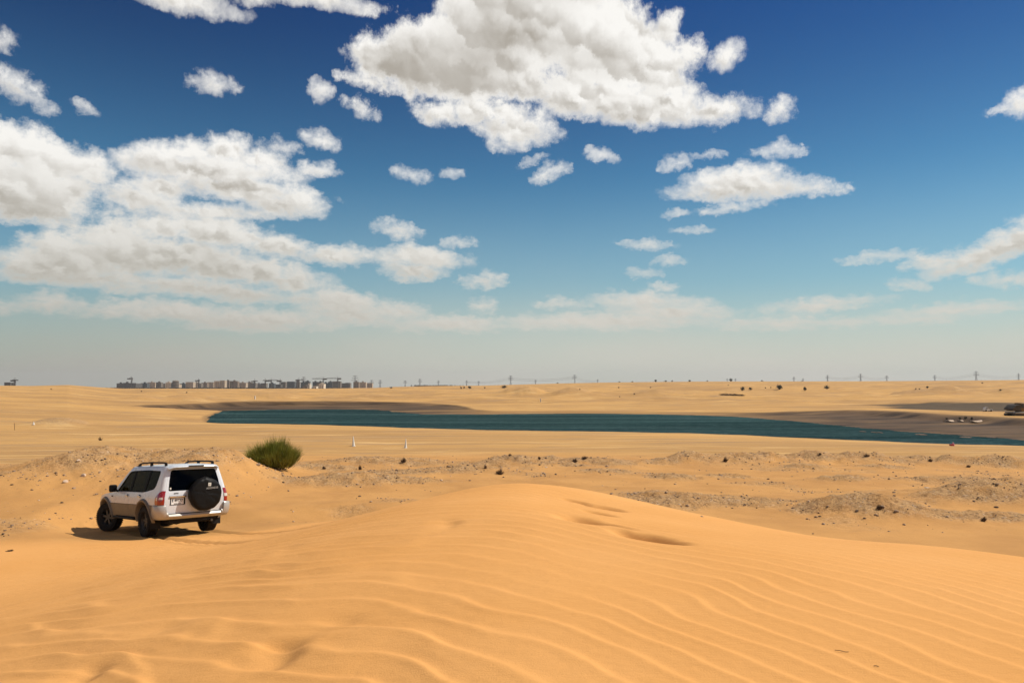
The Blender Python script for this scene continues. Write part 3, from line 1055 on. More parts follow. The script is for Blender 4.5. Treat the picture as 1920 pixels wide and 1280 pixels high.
wx0, wx1 = -75.0, 110.0
lake = obj('lake_water', mesh_from('lake_water', [(wx0, 62, WATER_Z), (wx1, 62, WATER_Z), (wx1, 235, WATER_Z), (wx0, 235, WATER_Z)],
                                   [(0, 1, 2, 3)], water_material()))
tag(lake, kind='structure')

# ================================================================== the off-road car
# car space: x forward (rear axle 0), y left, z up from the ground
def lerp_tab(tab, z):
    return float(np.interp(z, [t[0] for t in tab], [t[1] for t in tab]))


HALF_W = [(.30, .84), (.42, .885), (.55, .915), (.70, .932), (.86, .940), (.98, .932), (1.08, .905), (1.15, .882), (1.40, .815), (1.62, .752), (1.70, .722), (1.74, .695), (1.78, .64)]
REAR_X = [(.30, -.90), (.50, -.95), (.60, -.965), (.90, -.985), (1.10, -.975), (1.40, -.915), (1.62, -.865), (1.72, -.835), (1.78, -.80)]
CORNER = [(.3, .13), (1.0, .12), (1.3, .10), (1.74, .09)]


def taper(x):
    f = 1.0
    if x > 2.5:
        f -= 0.10 * ((x - 2.5) / 1.0) ** 2
    if x < 0:
        f -= 0.030 * min(1.0, (-x / .9)) ** 2
    if x < -0.6:
        f -= 0.0
    return f


def skin(s, z, off=0.0):
    """left half of the body skin: s >= 0 metres forward of the rear corner, -1..0 round the corner, -2..-1 across the rear"""
    w, xr, r = lerp_tab(HALF_W, z), lerp_tab(REAR_X, z), lerp_tab(CORNER, z)
    if s >= 0:
        x = xr + r + s
        return Vector((x, w * taper(x) + off, z))
    we = w * taper(xr + r)
    if s >= -1:
        a = -s * math.pi / 2
        return Vector((xr + r - math.sin(a) * (r + off), we - r + math.cos(a) * (r + off), z))
    y = (we - r) * (2 + s)
    bulge = 0.020 * (1 - (2 + s) ** 2)
    return Vector((xr - bulge - off, y, z))


def s_of_x(x, z):
    return x - lerp_tab(REAR_X, z) - lerp_tab(CORNER, z)


def s_of_y(y, z):
    """y on the rear face to s"""
    w, xr, r = lerp_tab(HALF_W, z), lerp_tab(REAR_X, z), lerp_tab(CORNER, z)
    return abs(y) / (w * taper(xr + r) - r) - 2


def densify(poly, step):
    out = []
    n = len(poly)
    for i in range(n):
        a, b = poly[i], poly[(i + 1) % n]
        d = math.hypot(b[0] - a[0], b[1] - a[1])
        m = max(1, int(math.ceil(d / step)))
        for j in range(m):
            t = j / m
            out.append((a[0] + (b[0] - a[0]) * t, a[1] + (b[1] - a[1]) * t))
    return out


def round_poly(poly, rad, seg=4):
    out = []
    n = len(poly)
    for i in range(n):
        p0, p1, p2 = Vector(poly[i - 1]), Vector(poly[i]), Vector(poly[(i + 1) % n])
        r = rad[i] if isinstance(rad, (list, tuple)) else rad
        if r <= 0:
            out.append(tuple(p1))
            continue
        a, b = (p0 - p1), (p2 - p1)
        r = min(r, a.length * .45, b.length * .45)
        q0, q2 = p1 + a.normalized() * r, p1 + b.normalized() * r
        for j in range(seg + 1):
            t = j / seg
            out.append(tuple(q0 * (1 - t) ** 2 + p1 * 2 * t * (1 - t) + q2 * t * t))
    return out


def in_poly(pt, poly):
    x, y = pt
    c = False
    j = len(poly) - 1
    for i in range(len(poly)):
        if (poly[i][1] > y) != (poly[j][1] > y) and x < (poly[j][0] - poly[i][0]) * (y - poly[i][1]) / (poly[j][1] - poly[i][1]) + poly[i][0]:
            c = not c
        j = i
    return c


def panel(outline, holes, mapping, step=0.07, thick=0.022, sides=(1, -1)):
    """a curved sheet: flat outline (with holes) triangulated, carried onto the body by mapping(u, v, depth)"""
    rings = [densify(outline, step)] + [densify(h, step) for h in holes]
    verts, edges = [], []
    for rg in rings:
        o = len(verts)
        verts += rg
        edges += [(o + i, o + (i + 1) % len(rg)) for i in range(len(rg))]
    us, vs_ = [p[0] for p in rings[0]], [p[1] for p in rings[0]]
    nu, nvv = int((max(us) - min(us)) / step), int((max(vs_) - min(vs_)) / step)
    for i in range(1, nu + 1):
        for j in range(1, nvv + 1):
            p = (min(us) + i * step + (0.3 * step if j % 2 else 0), min(vs_) + j * step)
            if in_poly(p, rings[0]) and not any(in_poly(p, h) for h in rings[1:]):
                if min(math.hypot(p[0] - q[0], p[1] - q[1]) for rg in rings for q in rg) > step * .4:
                    verts.append(p)
    res = delaunay_2d_cdt([Vector(v) for v in verts], edges, [], 0, 1e-6)
    pv, pf = res[0], res[2]
    keep = []
    for f in pf:
        cx = sum(pv[i][0] for i in f) / len(f)
        cy = sum(pv[i][1] for i in f) / len(f)
        if in_poly((cx, cy), rings[0]) and not any(in_poly((cx, cy), h) for h in rings[1:]):
            keep.append(tuple(f))
    mb = MB()
    ecount = {}
    for f in keep:
        for i in range(len(f)):
            e = (f[i], f[(i + 1) % len(f)])
            ecount[e] = 1
    border = [e for e in ecount if (e[1], e[0]) not in ecount]
    for sd in sides:
        o = len(mb.v)
        n = len(pv)
        for d in (0.0, -thick):
            for p in pv:
                q = mapping(p[0], p[1], d)
                mb.v.append((q[0], q[1] * sd, q[2]))
        for f in keep:
            g = f if sd > 0 else f[::-1]
            mb.f.append(tuple(i + o for i in g))
            mb.f.append(tuple(i + o + n for i in g[::-1]))
        for (a, b) in border:
            q = (a + o, a + o + n, b + o + n, b + o)
            mb.f.append(q if sd > 0 else q[::-1])
    return mb


def side_poly(pts):
    """outline given in (x, z) metres carried to skin coordinates; ('s', s, z) points pass through"""
    return [(p[1], p[2]) if p[0] == 's' else (s_of_x(p[0], p[1]), p[1]) for p in pts]


def arc(cx, cz, r, a0, a1, n=16):
    return [(cx + r * math.cos(R(a0 + (a1 - a0) * i / n)), cz + r * math.sin(R(a0 + (a1 - a0) * i / n))) for i in range(n + 1)]


def side_map(off=0.0):
    return lambda s, z, d: skin(s, z, off + d)


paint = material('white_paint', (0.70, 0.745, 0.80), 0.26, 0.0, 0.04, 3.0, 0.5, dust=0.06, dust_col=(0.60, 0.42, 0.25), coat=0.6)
silver = material('silver_plastic_paint', (0.42, 0.41, 0.39), 0.36, 0.25, 0.05, 5.0, 0.5, dust=0.22, dust_col=(0.60, 0.42, 0.25), coat=0.3)
beige = material('beige_cladding', (0.17, 0.140, 0.105), 0.45, 0.1, 0.08, 5.0, 0.4, dust=0.15, dust_col=(0.55, 0.38, 0.22))
black_pl = material('black_plastic', (0.010, 0.010, 0.011), 0.6, 0.0, 0.2, 9.0, 0.15, dust=0.02, dust_col=(0.5, 0.34, 0.18))
black_gl = material('black_trim', (0.005, 0.005, 0.006), 0.6, 0.0, 0.1, 9.0, 0.08)
rubber = material('tyre_rubber', (0.012, 0.0115, 0.011), 0.85, 0.0, 0.2, 20.0, 0.2, dust=0.04, dust_col=(0.45, 0.30, 0.16))
alloy = material('dusty_alloy', (0.06, 0.058, 0.055), 0.45, 0.6, 0.1, 10.0, 0.5, dust=0.12, dust_col=(0.40, 0.28, 0.16))
dark_in = material('dark_interior', (0.020, 0.019, 0.018), 0.8, 0.0, 0.15, 8.0, 0.3)
chrome = material('chrome', (0.72, 0.71, 0.69), 0.16, 1.0, 0.03, 10.0, 0.5, dust=0.12)
vinyl = material('black_vinyl', (0.009, 0.009, 0.009), 0.42, 0.0, 0.15, 12.0, 0.12, dust=0.0, dust_col=(0.4, 0.3, 0.2), bump=0.5, bump_scale=7.0)
plate_w = material('plate_white', (0.85, 0.87, 0.87), 0.4, 0.0, 0.04, 10.0)
ink = material('black_ink', (0.012, 0.012, 0.012), 0.5, 0.0, 0.1, 10.0)
grey_print = material('grey_print', (0.42, 0.42, 0.40), 0.5, 0.0, 0.1, 10.0)
white_print = material('white_print', (0.62, 0.62, 0.56), 0.5, 0.0, 0.1, 10.0)


def lens_material(name, col, dark):
    m = bpy.data.materials.new(name)
    m.use_nodes = True
    k = NT(m.node_tree)
    b = k.n['Principled BSDF']
    tc = k.new('ShaderNodeTexCoord')
    w = k.new('ShaderNodeTexWave', wave_type='BANDS', bands_direction='Z')
    k.l.new(tc.outputs['Object'], w.inputs['Vector'])
    w.inputs['Scale'].default_value = 22.0
    w.inputs['Distortion'].default_value = 0.4
    k.l.new(k.mix(w.outputs['Fac'], dark, col), b.inputs['Base Color'])
    b.inputs['Roughness'].default_value = 0.10
    b.inputs['Coat Weight'].default_value = 1.0
    b.inputs['Coat Roughness'].default_value = 0.03
    return m


red_lens = lens_material('red_lens', (0.42, 0.006, 0.006), (0.20, 0.002, 0.002))
clear_lens = lens_material('clear_lens', (0.80, 0.78, 0.72), (0.50, 0.42, 0.36))


def glass_material():
    m = bpy.data.materials.new('tinted_glass')
    m.use_nodes = True
    k = NT(m.node_tree)
    k.n.clear()
    out = k.new('ShaderNodeOutputMaterial')
    tr = k.new('ShaderNodeBsdfTransparent')
    tr.inputs[0].default_value = (0.20, 0.205, 0.12, 1)
    gl = k.new('ShaderNodeBsdfGlossy')
    gl.inputs['Roughness'].default_value = 0.03
    gl.inputs['Color'].default_value = (0.9, 0.9, 0.9, 1)
    fr = k.new('ShaderNodeFresnel')
    fr.inputs[0].default_value = 1.5
    tc = k.new('ShaderNodeTexCoord')
    nz = k.noise(tc.outputs['Object'], 2.5, 4, 0.6)
    df = k.new('ShaderNodeBsdfDiffuse')
    df.inputs[0].default_value = (0.30, 0.22, 0.14, 1)
    m1 = k.new('ShaderNodeMixShader')
    k.l.new(k.sstep(nz, 0.4, 0.9, 0.0, 0.015), m1.inputs[0])
    k.l.new(tr.outputs[0], m1.inputs[1])
    k.l.new(df.outputs[0], m1.inputs[2])
    m2 = k.new('ShaderNodeMixShader')
    k.l.new(k.math('MULTIPLY', fr.outputs[0], 0.15), m2.inputs[0])
    k.l.new(m1.outputs[0], m2.inputs[1])
    k.l.new(gl.outputs[0], m2.inputs[2])
    k.l.new(m2.outputs[0], out.inputs[0])
    return m


glass = glass_material()


def text_mesh(body, size, mat, name, extrude=0.002, bold=0.0, space=1.0):
    cu = bpy.data.curves.new(name, 'FONT')
    cu.body = body
    cu.size = size
    cu.extrude = extrude
    cu.offset = bold
    cu.space_character = space
    cu.resolution_u = 3
    cu.align_x = 'CENTER'
    cu.align_y = 'CENTER'
    tmp = bpy.data.objects.new(name, cu)
    COL.objects.link(tmp)
    dg = bpy.context.evaluated_depsgraph_get()
    me = bpy.data.meshes.new_from_object(tmp.evaluated_get(dg))
    me.name = name
    bpy.data.objects.remove(tmp)
    me.materials.clear()
    me.materials.append(mat)
    return me


def rear_text(name, body, size, mat, parent, at, bold=0.0, space=1.0, roll=0.0, extrude=0.002):
    """lettering standing on a face that looks backwards (-x)"""
    o = obj(name, text_mesh(body, size, mat, name, extrude, bold, space), parent)
    # text x -> -y, text y -> z, text normal -> -x
    m = Matrix(((0, 0, -1), (-1, 0, 0), (0, 1, 0))) @ Matrix.Rotation(roll, 3, 'Z')
    o.matrix_local = Matrix.Translation(at) @ m.to_4x4()
    return o


car = empty('parked_car')
tag(car, 'white four wheel drive car with beige lower panels and a covered spare wheel', 'car')

FL = 0.545      # outer radius of the wheel arch flares
OP = 0.475      # radius of the opening
WZ = 0.40
CL = 0.79       # top of the lower cladding


def arch_x(z, r=FL):
    return math.sqrt(max(0, r * r - (z - WZ) ** 2))


ax = arch_x(CL)
g = 0.004
# --- outer panels
rear_arc_door = [(FL * math.cos(R(a)), WZ + FL * math.sin(R(a))) for a in (46, 52, 58, 64)]
DLO = [(2.02, 1.100), (0.10, 1.105), (-0.10, 1.125), (-0.50, 1.185), (-0.585, 1.26), (-0.625, 1.60), (-0.59, 1.650), (0.2, 1.672), (1.20, 1.655), (1.46, 1.625)]
DLO = round_poly(DLO, [.03, .1, .1, .05, .06, .05, .03, 0, .1, .08])
quarter = [(rear_arc_door[-1][0] - g, rear_arc_door[-1][1])] + [(.20, .98), (.125, 1.097)]
outline = side_poly([(.125 - g, 1.099), (.20 - g, .98), (.235 - g, .885)] + arc(0, WZ, FL, 64, 134, 12) + [(-.60, CL)]) \
    + [(0.0, CL), (-.5, CL), (-1.0, CL), (-1.02, 1.0), (-1.02, 1.2), (-1.02, 1.45), (-1.02, 1.60), (-1.02, 1.72), (-.5, 1.735), (0.0, 1.740)] \
    + side_poly([(-.4, 1.742), (.3, 1.745), (1.0, 1.742), (1.36, 1.735), (1.55, 1.62), (2.30, 1.075), (2.03, 1.085)])
dlo_s = side_poly(DLO)
# window opening runs down to the belt: take the opening as a hole with a slim sill under it
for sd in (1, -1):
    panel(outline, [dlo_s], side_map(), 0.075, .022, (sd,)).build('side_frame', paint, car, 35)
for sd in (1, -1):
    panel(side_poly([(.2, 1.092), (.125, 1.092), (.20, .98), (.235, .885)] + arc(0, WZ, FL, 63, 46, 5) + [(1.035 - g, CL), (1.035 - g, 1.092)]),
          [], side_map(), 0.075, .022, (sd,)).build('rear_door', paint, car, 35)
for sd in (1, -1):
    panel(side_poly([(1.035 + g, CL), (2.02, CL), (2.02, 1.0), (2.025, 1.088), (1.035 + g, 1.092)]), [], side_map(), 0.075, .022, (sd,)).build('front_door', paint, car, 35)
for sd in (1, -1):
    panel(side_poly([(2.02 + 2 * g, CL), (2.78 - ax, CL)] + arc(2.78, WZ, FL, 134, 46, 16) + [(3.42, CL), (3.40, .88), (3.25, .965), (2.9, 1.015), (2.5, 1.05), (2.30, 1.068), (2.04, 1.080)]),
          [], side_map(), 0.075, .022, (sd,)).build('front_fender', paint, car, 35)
# --- lower cladding with gaps at the doors
c0 = CL - 0.010
for sd in (1, -1):
    panel(side_poly([(1.035 - g, c0), (arch_x(c0, FL), c0)] + arc(0, WZ, FL, 44, 12, 6) + [(.535, .46), (1.035 - g, .46)]), [], side_map(.012), 0.08, .022, (sd,)).build('door_cladding', beige, car, 35)
    panel(side_poly([(1.035 + g, c0), (1.035 + g, .46), (2.02, .46), (2.02, c0)]), [], side_map(.012), 0.08, .022, (sd,)).build('door_cladding', beige, car, 35)
for sd in (1, -1):
    panel(side_poly([(2.02 + 2 * g, c0), (2.02 + 2 * g, .43), (2.78 - .54, .43)] + arc(2.78, WZ, FL, 174, 136, 6)), [], side_map(.012), 0.08, .022, (sd,)).build('fender_cladding', beige, car, 35)
for sd in (1, -1):
    panel(side_poly([(-arch_x(c0), c0)] + arc(0, WZ, FL, 136, 176, 8) + [(-.545, .44), (-.70, .44), (-.72, c0)]), [], side_map(.012), 0.08, .022, (sd,)).build('quarter_cladding', beige, car, 35)


def flare(cx, side, name='wheel_arch'):
    mb = MB()
    prof = [(OP - .03, -.20), (OP - .03, -.02), (OP, .045), (OP + .035, .052), (FL, .012), (FL + .004, -.02)]
    for sd in (side,):
        n = 30
        vs, fs = [], []
        for i in range(n + 1):
            a = R(-10 + 200 * i / n)
            for (r, o) in prof:
                x, z = cx + r * math.cos(a), WZ + r * math.sin(a)
                z = max(z, .34)
                w = lerp_tab(HALF_W, z) * taper(x)
                vs.append((x, (w + o) * sd, z))
        m = len(prof)
        for i in range(n):
            for j in range(m - 1):
                fs.append((i * m + j, i * m + j + 1, (i + 1) * m + j + 1, (i + 1) * m + j))
        mb.add(vs, fs)
    return mb.build(name, beige, car, 40)


for sd in (1, -1):
    flare(0.0, sd)
    flare(2.78, sd)
# --- dark under body, inner shell and floor
ub = MB()
ub.bevel_box(-.86, 3.2, -.60, .60, .30, .62, .03)
ub.bevel_box(.55, 2.25, -.86, .86, .44, .56, .02)
ub.bevel_box(-.9, -.45, -.80, .80, .42, .60, .02)
ub.build('chassis', black_pl, car)
for sd in (1, -1):
    st = MB()
    st.bevel_box(.62, 2.14, .80 if sd > 0 else -.96, .96 if sd > 0 else -.80, .38, .44, .02)
    st.build('side_step', black_pl, car)
sh = MB()
sh.box(.50, 2.26, .87, .875, .44, 1.07).box(.50, 2.26, -.875, -.87, .44, 1.07)
sh.box(-.86, -.45, .84, .845, .50, 1.08).box(-.86, -.45, -.845, -.84, .50, 1.08)
sh.box(-.86, 2.30, -.86, .86, .84, .87)
sh.box(-.47, .47, .58, .585, .3, .86).box(-.47, .47, -.585, -.58, .3, .86)
sh.build('inner_shell', dark_in, car)
# --- window frames and panes
frame_h = []
panes = [
    [(1.98, 1.13), (1.12, 1.13), (1.12, 1.635), (1.45, 1.60)],
    [(1.00, 1.13), (.16, 1.135), (.11, 1.645), (1.00, 1.64)],
    [(.04, 1.145), (-.12, 1.160), (-.48, 1.215), (-.545, 1.27), (-.585, 1.59), (-.56, 1.625), (.00, 1.645)],
]
holes = [side_poly(round_poly(p, .035)) for p in panes]
for sd in (1, -1):
    panel(side_poly(DLO), holes, side_map(-.012), 0.08, .012, (sd,)).build('window_frame', black_gl, car, 35)
for h in holes:
    for sd in (1, -1):
        panel(h, [], side_map(-.020), 0.12, .004, (sd,)).build('side_window', glass, car, 35)

# --- tailgate, drawn for the left half and mirrored, in (y, z)


def rear_map(off=0.0):
    def f(y, z, d):
        s = s_of_y(y, z)
        p = skin(max(min(s, -1.0), -2.0) if s < -1 else s, z, off + d)
        return Vector((p.x, p.y if y >= 0 else -p.y, p.z))
    return f


def edge_y(z, inset=0.0):
    w, xr, r = lerp_tab(HALF_W, z), lerp_tab(REAR_X, z), lerp_tab(CORNER, z)
    return w * taper(xr + r) - r - inset


gate = [(-edge_y(.57, -.01), .57), (edge_y(.57, -.01), .57), (edge_y(.80, 0), .80), (edge_y(1.1, 0), 1.10), (edge_y(1.4, 0), 1.40), (edge_y(1.70, 0), 1.70), (edge_y(1.72, 0.02), 1.725),
        (-edge_y(1.72, 0.02), 1.725), (-edge_y(1.70, 0), 1.70), (-edge_y(1.4, 0), 1.40), (-edge_y(1.1, 0), 1.10), (-edge_y(.80, 0), .80)]
win = round_poly([(-edge_y(1.14, .065), 1.135), (edge_y(1.14, .065), 1.135), (edge_y(1.40, .05), 1.40), (edge_y(1.65, .05), 1.665), (-edge_y(1.65, .05), 1.665), (-edge_y(1.40, .05), 1.40)], [.05, .05, 0, .06, .06, 0])
niche = round_poly([(.255, .775), (.645, .775), (.645, .985), (.255, .985)], .03)
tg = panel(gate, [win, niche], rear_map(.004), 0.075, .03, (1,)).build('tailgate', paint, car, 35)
panel(win, [], rear_map(-.012), 0.12, .004, (1,)).build('rear_window', glass, car, 35)
rim_out = round_poly([(-edge_y(1.14, .06), 1.13), (edge_y(1.14, .06), 1.13), (edge_y(1.40, .046), 1.40), (edge_y(1.65, .046), 1.67), (-edge_y(1.65, .046), 1.67), (-edge_y(1.40, .046), 1.40)], [.05, .05, 0, .06, .06, 0])
rim_in = round_poly([(-edge_y(1.17, .11), 1.175), (edge_y(1.17, .11), 1.175), (edge_y(1.40, .10), 1.40), (edge_y(1.62, .10), 1.63), (-edge_y(1.62, .10), 1.63), (-edge_y(1.40, .10), 1.40)], [.05, .05, 0, .06, .06, 0])
panel(rim_out, [rim_in], rear_map(-.018), 0.12, .004, (1,)).build('window_seal', black_gl, car, 35)
# sticker in the corner of the glass
stk = MB().box(-.985, -.981, .615, .655, 1.175, 1.225)
stk.build('sticker', white_print, car)
# plate niche, chrome strip, plate and lettering
nb = MB().box(-.965, -.955, .245, .655, .765, .995)
nb.box(-.99, -.955, .250, .258, .775, .985).box(-.99, -.955, .642, .650, .775, .985)
nb.build('plate_recess', black_pl, car)
bar_ = MB().bevel_box(-1.020, -.985, .235, .665, .968, 1.018, .010)
bar_o = bar_.build('chrome_bar', chrome, car)
rear_text('bar_lettering', 'PAJERO', .044, grey_print, bar_o, (-1.0225, .45, .993), .0006, 1.25)
plate = MB().bevel_box(-.986, -.974, .290, .615, .792, .955, .004).build('licence_plate', plate_w, car)
rear_text('plate_letter', 'E', .092, ink, plate, (-.9885, .575, .893), .0016, .95)
rear_text('plate_number', '49777', .092, ink, plate, (-.9885, .425, .893), .0016, .95)
rear_text('plate_caption', 'DUBAI  U.A.E', .030, ink, plate, (-.9885, .452, .813), .0005, 1.0)
rear_text('badge', 'MIVEC', .040, ink, car, (-.9965, .49, 1.072), .0012, 1.1)
# tailgate crease and lock
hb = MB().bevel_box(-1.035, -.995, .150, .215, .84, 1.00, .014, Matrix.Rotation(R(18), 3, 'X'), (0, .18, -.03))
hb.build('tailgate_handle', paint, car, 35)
seam = MB().tube([(-.9985, .02, 1.035), (-.9985, .24, 1.115)], .006, 5)
seam.build('gate_crease', black_pl, car)

# --- tail lights wrap the corner
def light_outline():
    pts = [(-1.0, .800), (-1.0, 1.145), (-.60, 1.150), (-.25, 1.120)] + [(.03, 1.075), (.115, .985), (.125, .880), (.105, .800), (-.3, .796)]
    return round_poly(pts, [.01, .02, 0, .03, .03, .03, .03, .01, 0])


for sd in (1, -1):
    t = panel(light_outline(), [], side_map(.014), 0.06, .030, (sd,)).build('tail_light', red_lens, car, 35)
    cl = [(-.80, .935), (-.80, .992), (-.38, .990), (-.34, .937)] if sd > 0 else [(-1.0, .925), (-1.0, 1.005), (-.25, 1.000), (-.22, .925)]
    panel(round_poly(cl, .01), [], side_map(.020), 0.06, .010, (sd,)).build('reversing_lens', clear_lens, t, 35)
    panel(round_poly([(-.05, .905), (-.05, 1.0), (.055, .99), (.055, .915)], .03), [], side_map(.019), 0.06, .008, (sd,)).build('reflector_ring', clear_lens, t, 35) if sd > 0 else None

# --- roof
rf = MB()
ring = []
N1 = 26
ss = [-2 + i * .2 for i in range(5)] + [-1 + i * .25 for i in range(4)] + [i * .12 for i in range(0, 100)]
zt = 1.735
left = [skin(s, zt) for s in ss if s < 0 or skin(s, zt).x < 1.36] + [skin(s_of_x(1.36, zt), zt)]
front = [Vector((1.36 + .06 * (1 - (j / 5) ** 2), left[-1].y * j / 5, zt + .01 * (1 - (j / 5) ** 2))) for j in (5, 4, 3, 2, 1)][1:]
half = left + front
loop = half + [Vector((half[-1].x + .01, 0, zt + .012))] + [Vector((p.x, -p.y, p.z)) for p in reversed(half[1:])]
cen = Vector((.25, 0, 0))
levels = [(0.0, 0.0), (.02, .020), (.06, .038), (.14, .052), (.3, .066), (.5, .076), (.75, .082), (.93, .084)]
n = len(loop)
for (t, h) in levels:
    for p in loop:
        c2 = Vector((max(min(p.x, 1.0), -.55), 0, 0))
        q = p.lerp(c2 if t < .9 else c2, t)
        drop_ = .022 * max(0, (abs(p.x - .2) / 1.2)) ** 2 * (1 - t * .3)
        rf.v.append((q.x, q.y, p.z + h - drop_ * min(1, t * 8)))
for i in range(len(levels) - 1):
    for j in range(n):
        rf.f.append((i * n + j, i * n + (j + 1) % n, (i + 1) * n + (j + 1) % n, (i + 1) * n + j))
o = (len(levels) - 1) * n
rf.f.append(tuple(o + j for j in range(n)))
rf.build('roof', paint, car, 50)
# --- spoiler over the rear window
sp = MB()
prof = [(-.80, 1.790), (-.92, 1.782), (-1.015, 1.752), (-1.025, 1.735), (-.99, 1.722), (-.83, 1.735)]
ny = 18
for i in range(ny + 1):
    y = -0.665 + 1.33 * i / ny
    e = max(0, (abs(y) - .52) / .145)
    for (x, z) in prof:
        xx = x + (.10 * e * e if x < -.85 else 0) - .02 * (1 - (y / .665) ** 2) * (x < -.85)
        zz = z - .045 * e * e - .010 * (y / .665) ** 2
        sp.v.append((xx, y, zz))
m = len(prof)
for i in range(ny):
    for j in range(m):
        sp.f.append((i * m + j, i * m + (j + 1) % m, (i + 1) * m + (j + 1) % m, (i + 1) * m + j))
sp.f.append(tuple(range(m)))
sp.f.append(tuple(range(ny * m, (ny + 1) * m)))
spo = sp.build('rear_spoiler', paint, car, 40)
MB().bevel_box(-1.052, -1.030, -.20, .20, 1.742, 1.766, .004).build('brake_light', black_gl, spo)
# wipers
MB().tube([(-.975, -.10, 1.145), (-.945, .25, 1.20), (-.925, .42, 1.28)], .008, 6).build('wiper', black_pl, car)
# --- roof rails
for sd in (1, -1):
    rl = MB()
    y = .635 * sd
    pts = [(1.22, y, 1.775), (1.08, y, 1.825), (.90, y, 1.850), (.3, y * .995, 1.865), (-.40, y * .985, 1.855), (-.62, y * .975, 1.845), (-.66, y * .975, 1.835)]
    rl.tube(pts, [.012, .020, .022, .022, .022, .022, .020], 8)
    rl.bevel_box(-.68, -.58, y * .975 - .022, y * .975 + .022, 1.765, 1.848, .008)
    rl.bevel_box(.22, .34, y * .995 - .022, y * .995 + .022, 1.775, 1.855, .008)
    rl.bevel_box(1.02, 1.16, y - .02, y + .02, 1.765, 1.815, .008)
    rl.build('roof_rail', black_pl, car, 40)
# --- windscreen, bonnet and front


def quad_sheet(fn, nu, nv):
    vs = [fn(i / nu, j / nv) for i in range(nu + 1) for j in range(nv + 1)]
    fs = [(i * (nv + 1) + j, i * (nv + 1) + j + 1, (i + 1) * (nv + 1) + j + 1, (i + 1) * (nv + 1) + j) for i in range(nu) for j in range(nv)]
    return vs, fs


ws = MB()
ws.add(*quad_sheet(lambda u, v: (2.34 + .10 * (1 - (2 * u - 1) ** 2) + (1.42 - 2.36) * v, (2 * u - 1) * (.84 + (.69 - .84) * v), 1.075 + (1.742 - 1.075) * v + .01), 10, 5))
ws.build('windscreen', glass, car, 60)
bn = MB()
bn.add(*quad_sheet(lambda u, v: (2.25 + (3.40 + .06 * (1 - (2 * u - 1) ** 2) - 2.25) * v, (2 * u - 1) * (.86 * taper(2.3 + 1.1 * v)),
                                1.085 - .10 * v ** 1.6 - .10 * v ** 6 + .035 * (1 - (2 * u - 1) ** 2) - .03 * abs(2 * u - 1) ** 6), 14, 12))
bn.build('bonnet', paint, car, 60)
ft = MB()
ft.add(*quad_sheet(lambda u, v: (3.44 + .07 * (1 - (2 * u - 1) ** 2) + .05 * math.sin(v * math.pi) - .03 * v, (2 * u - 1) * .86 * taper(3.4), .42 + .50 * v), 12, 6))
ft.build('front_bumper', silver, car, 60)
gr = MB()
for i in range(4):
    gr.bevel_box(3.50, 3.54, -.36, .36, .70 + i * .05, .725 + i * .05, .006)
gr.build('grille', chrome, car)
for sd in (1, -1):
    MB().bevel_box(3.40, 3.50, sd * .62 - .17, sd * .62 + .17, .70, .88, .04).build('headlight', clear_lens, car, 40)
    wing = MB().bevel_box(3.10, 3.46, sd * .82 - .05, sd * .82 + .05, .40, .80, .04)
    wing.build('bumper_end', beige, car, 40)
# --- rear bumper: one band from wheel to wheel
bp = MB()
path = []
for s in [.26, .20, .12, .04, 0, -.2, -.4, -.6, -.8, -.92, -1.0, -1.028, -1.035, -1.088, -1.095, -1.2, -1.3, -1.45, -1.6, -1.8, -2.0]:
    path.append(s)


def bump_ring(s, sd):
    edge = sm(np.array(s), -1.0, -1.22)
    topz = .785 if s > -1.03 else (.60 if s > -1.09 else .555)
    stand = .085 if s < 0 else .085 - .060 * min(1, s / .26)
    pr = [(.005, topz - .01), (stand * .75, topz), (stand, topz - .03), (stand + .012, min(topz - .05, .60)), (stand + .005, .50), (stand - .02, .435), (-.03, .42)]
    out = []
    for (o, z) in pr:
        p = skin(s, z, o)
        out.append((p.x, p.y * sd, p.z))
    return out


rings = [bump_ring(s, 1) for s in path] + [bump_ring(s, -1) for s in path[-2::-1]]
m = len(rings[0])
for r_ in rings:
    bp.v += r_
for i in range(len(rings) - 1):
    for j in range(m - 1):
        bp.f.append((i * m + j, i * m + j + 1, (i + 1) * m + j + 1, (i + 1) * m + j))
bumper = bp.build('rear_bumper', silver, car, 50)
gp = MB()
gp.box(-.935, -.90, -.80, .80, .50, .80)
gp.build('bumper_gap', black_pl, car)
MB().tube([(-.70, -.45, .33), (-1.02, -.45, .33)], .032, 12).build('exhaust_pipe', alloy, car, 40)
# --- covered spare wheel
SPY, SPZ, SPR = -.20, 1.020, .43
cv = MB()
prof = [(.02, 0), (.10, 0), (.20, .002), (.29, .005), (.345, .012), (.380, .035), (.398, .07), (.405, .12), (.403, .18), (.39, .215), (.34, .225), (.2, .225)]
nn_ = 72
rnd = random.Random(5)
for i, (r, h) in enumerate(prof):
    for j in range(nn_):
        t = 2 * math.pi * j / nn_
        fold = .006 * math.sin(5 * t + 1) * (h > .02) + .005 * math.sin(11 * t + 2 * i) * (.03 < h < .2)
        sag = .010 * math.sin(3 * t + r * 22) * (r / .4) * (h < .05)
        crease = -.010 * math.exp(-((math.cos(t - 2.6) * r - .10) / .022) ** 2) * (h < .05) - .009 * math.exp(-((math.sin(t + .35) * r + .17) / .018) ** 2) * (h < .05) \
            - .008 * math.exp(-((math.sin(t - .15) * r - .03) / .016) ** 2) * (h < .05) * (r > .03)
        rr2 = r * 1.06 + fold
        peak = .018 * math.exp(-((t - math.pi / 2) / .10) ** 2) * (r > .36)
        cv.v.append((-1.270 + h + sag - crease, SPY + rr2 * math.cos(t), SPZ + (rr2 + peak) * math.sin(t)))
m = len(prof)
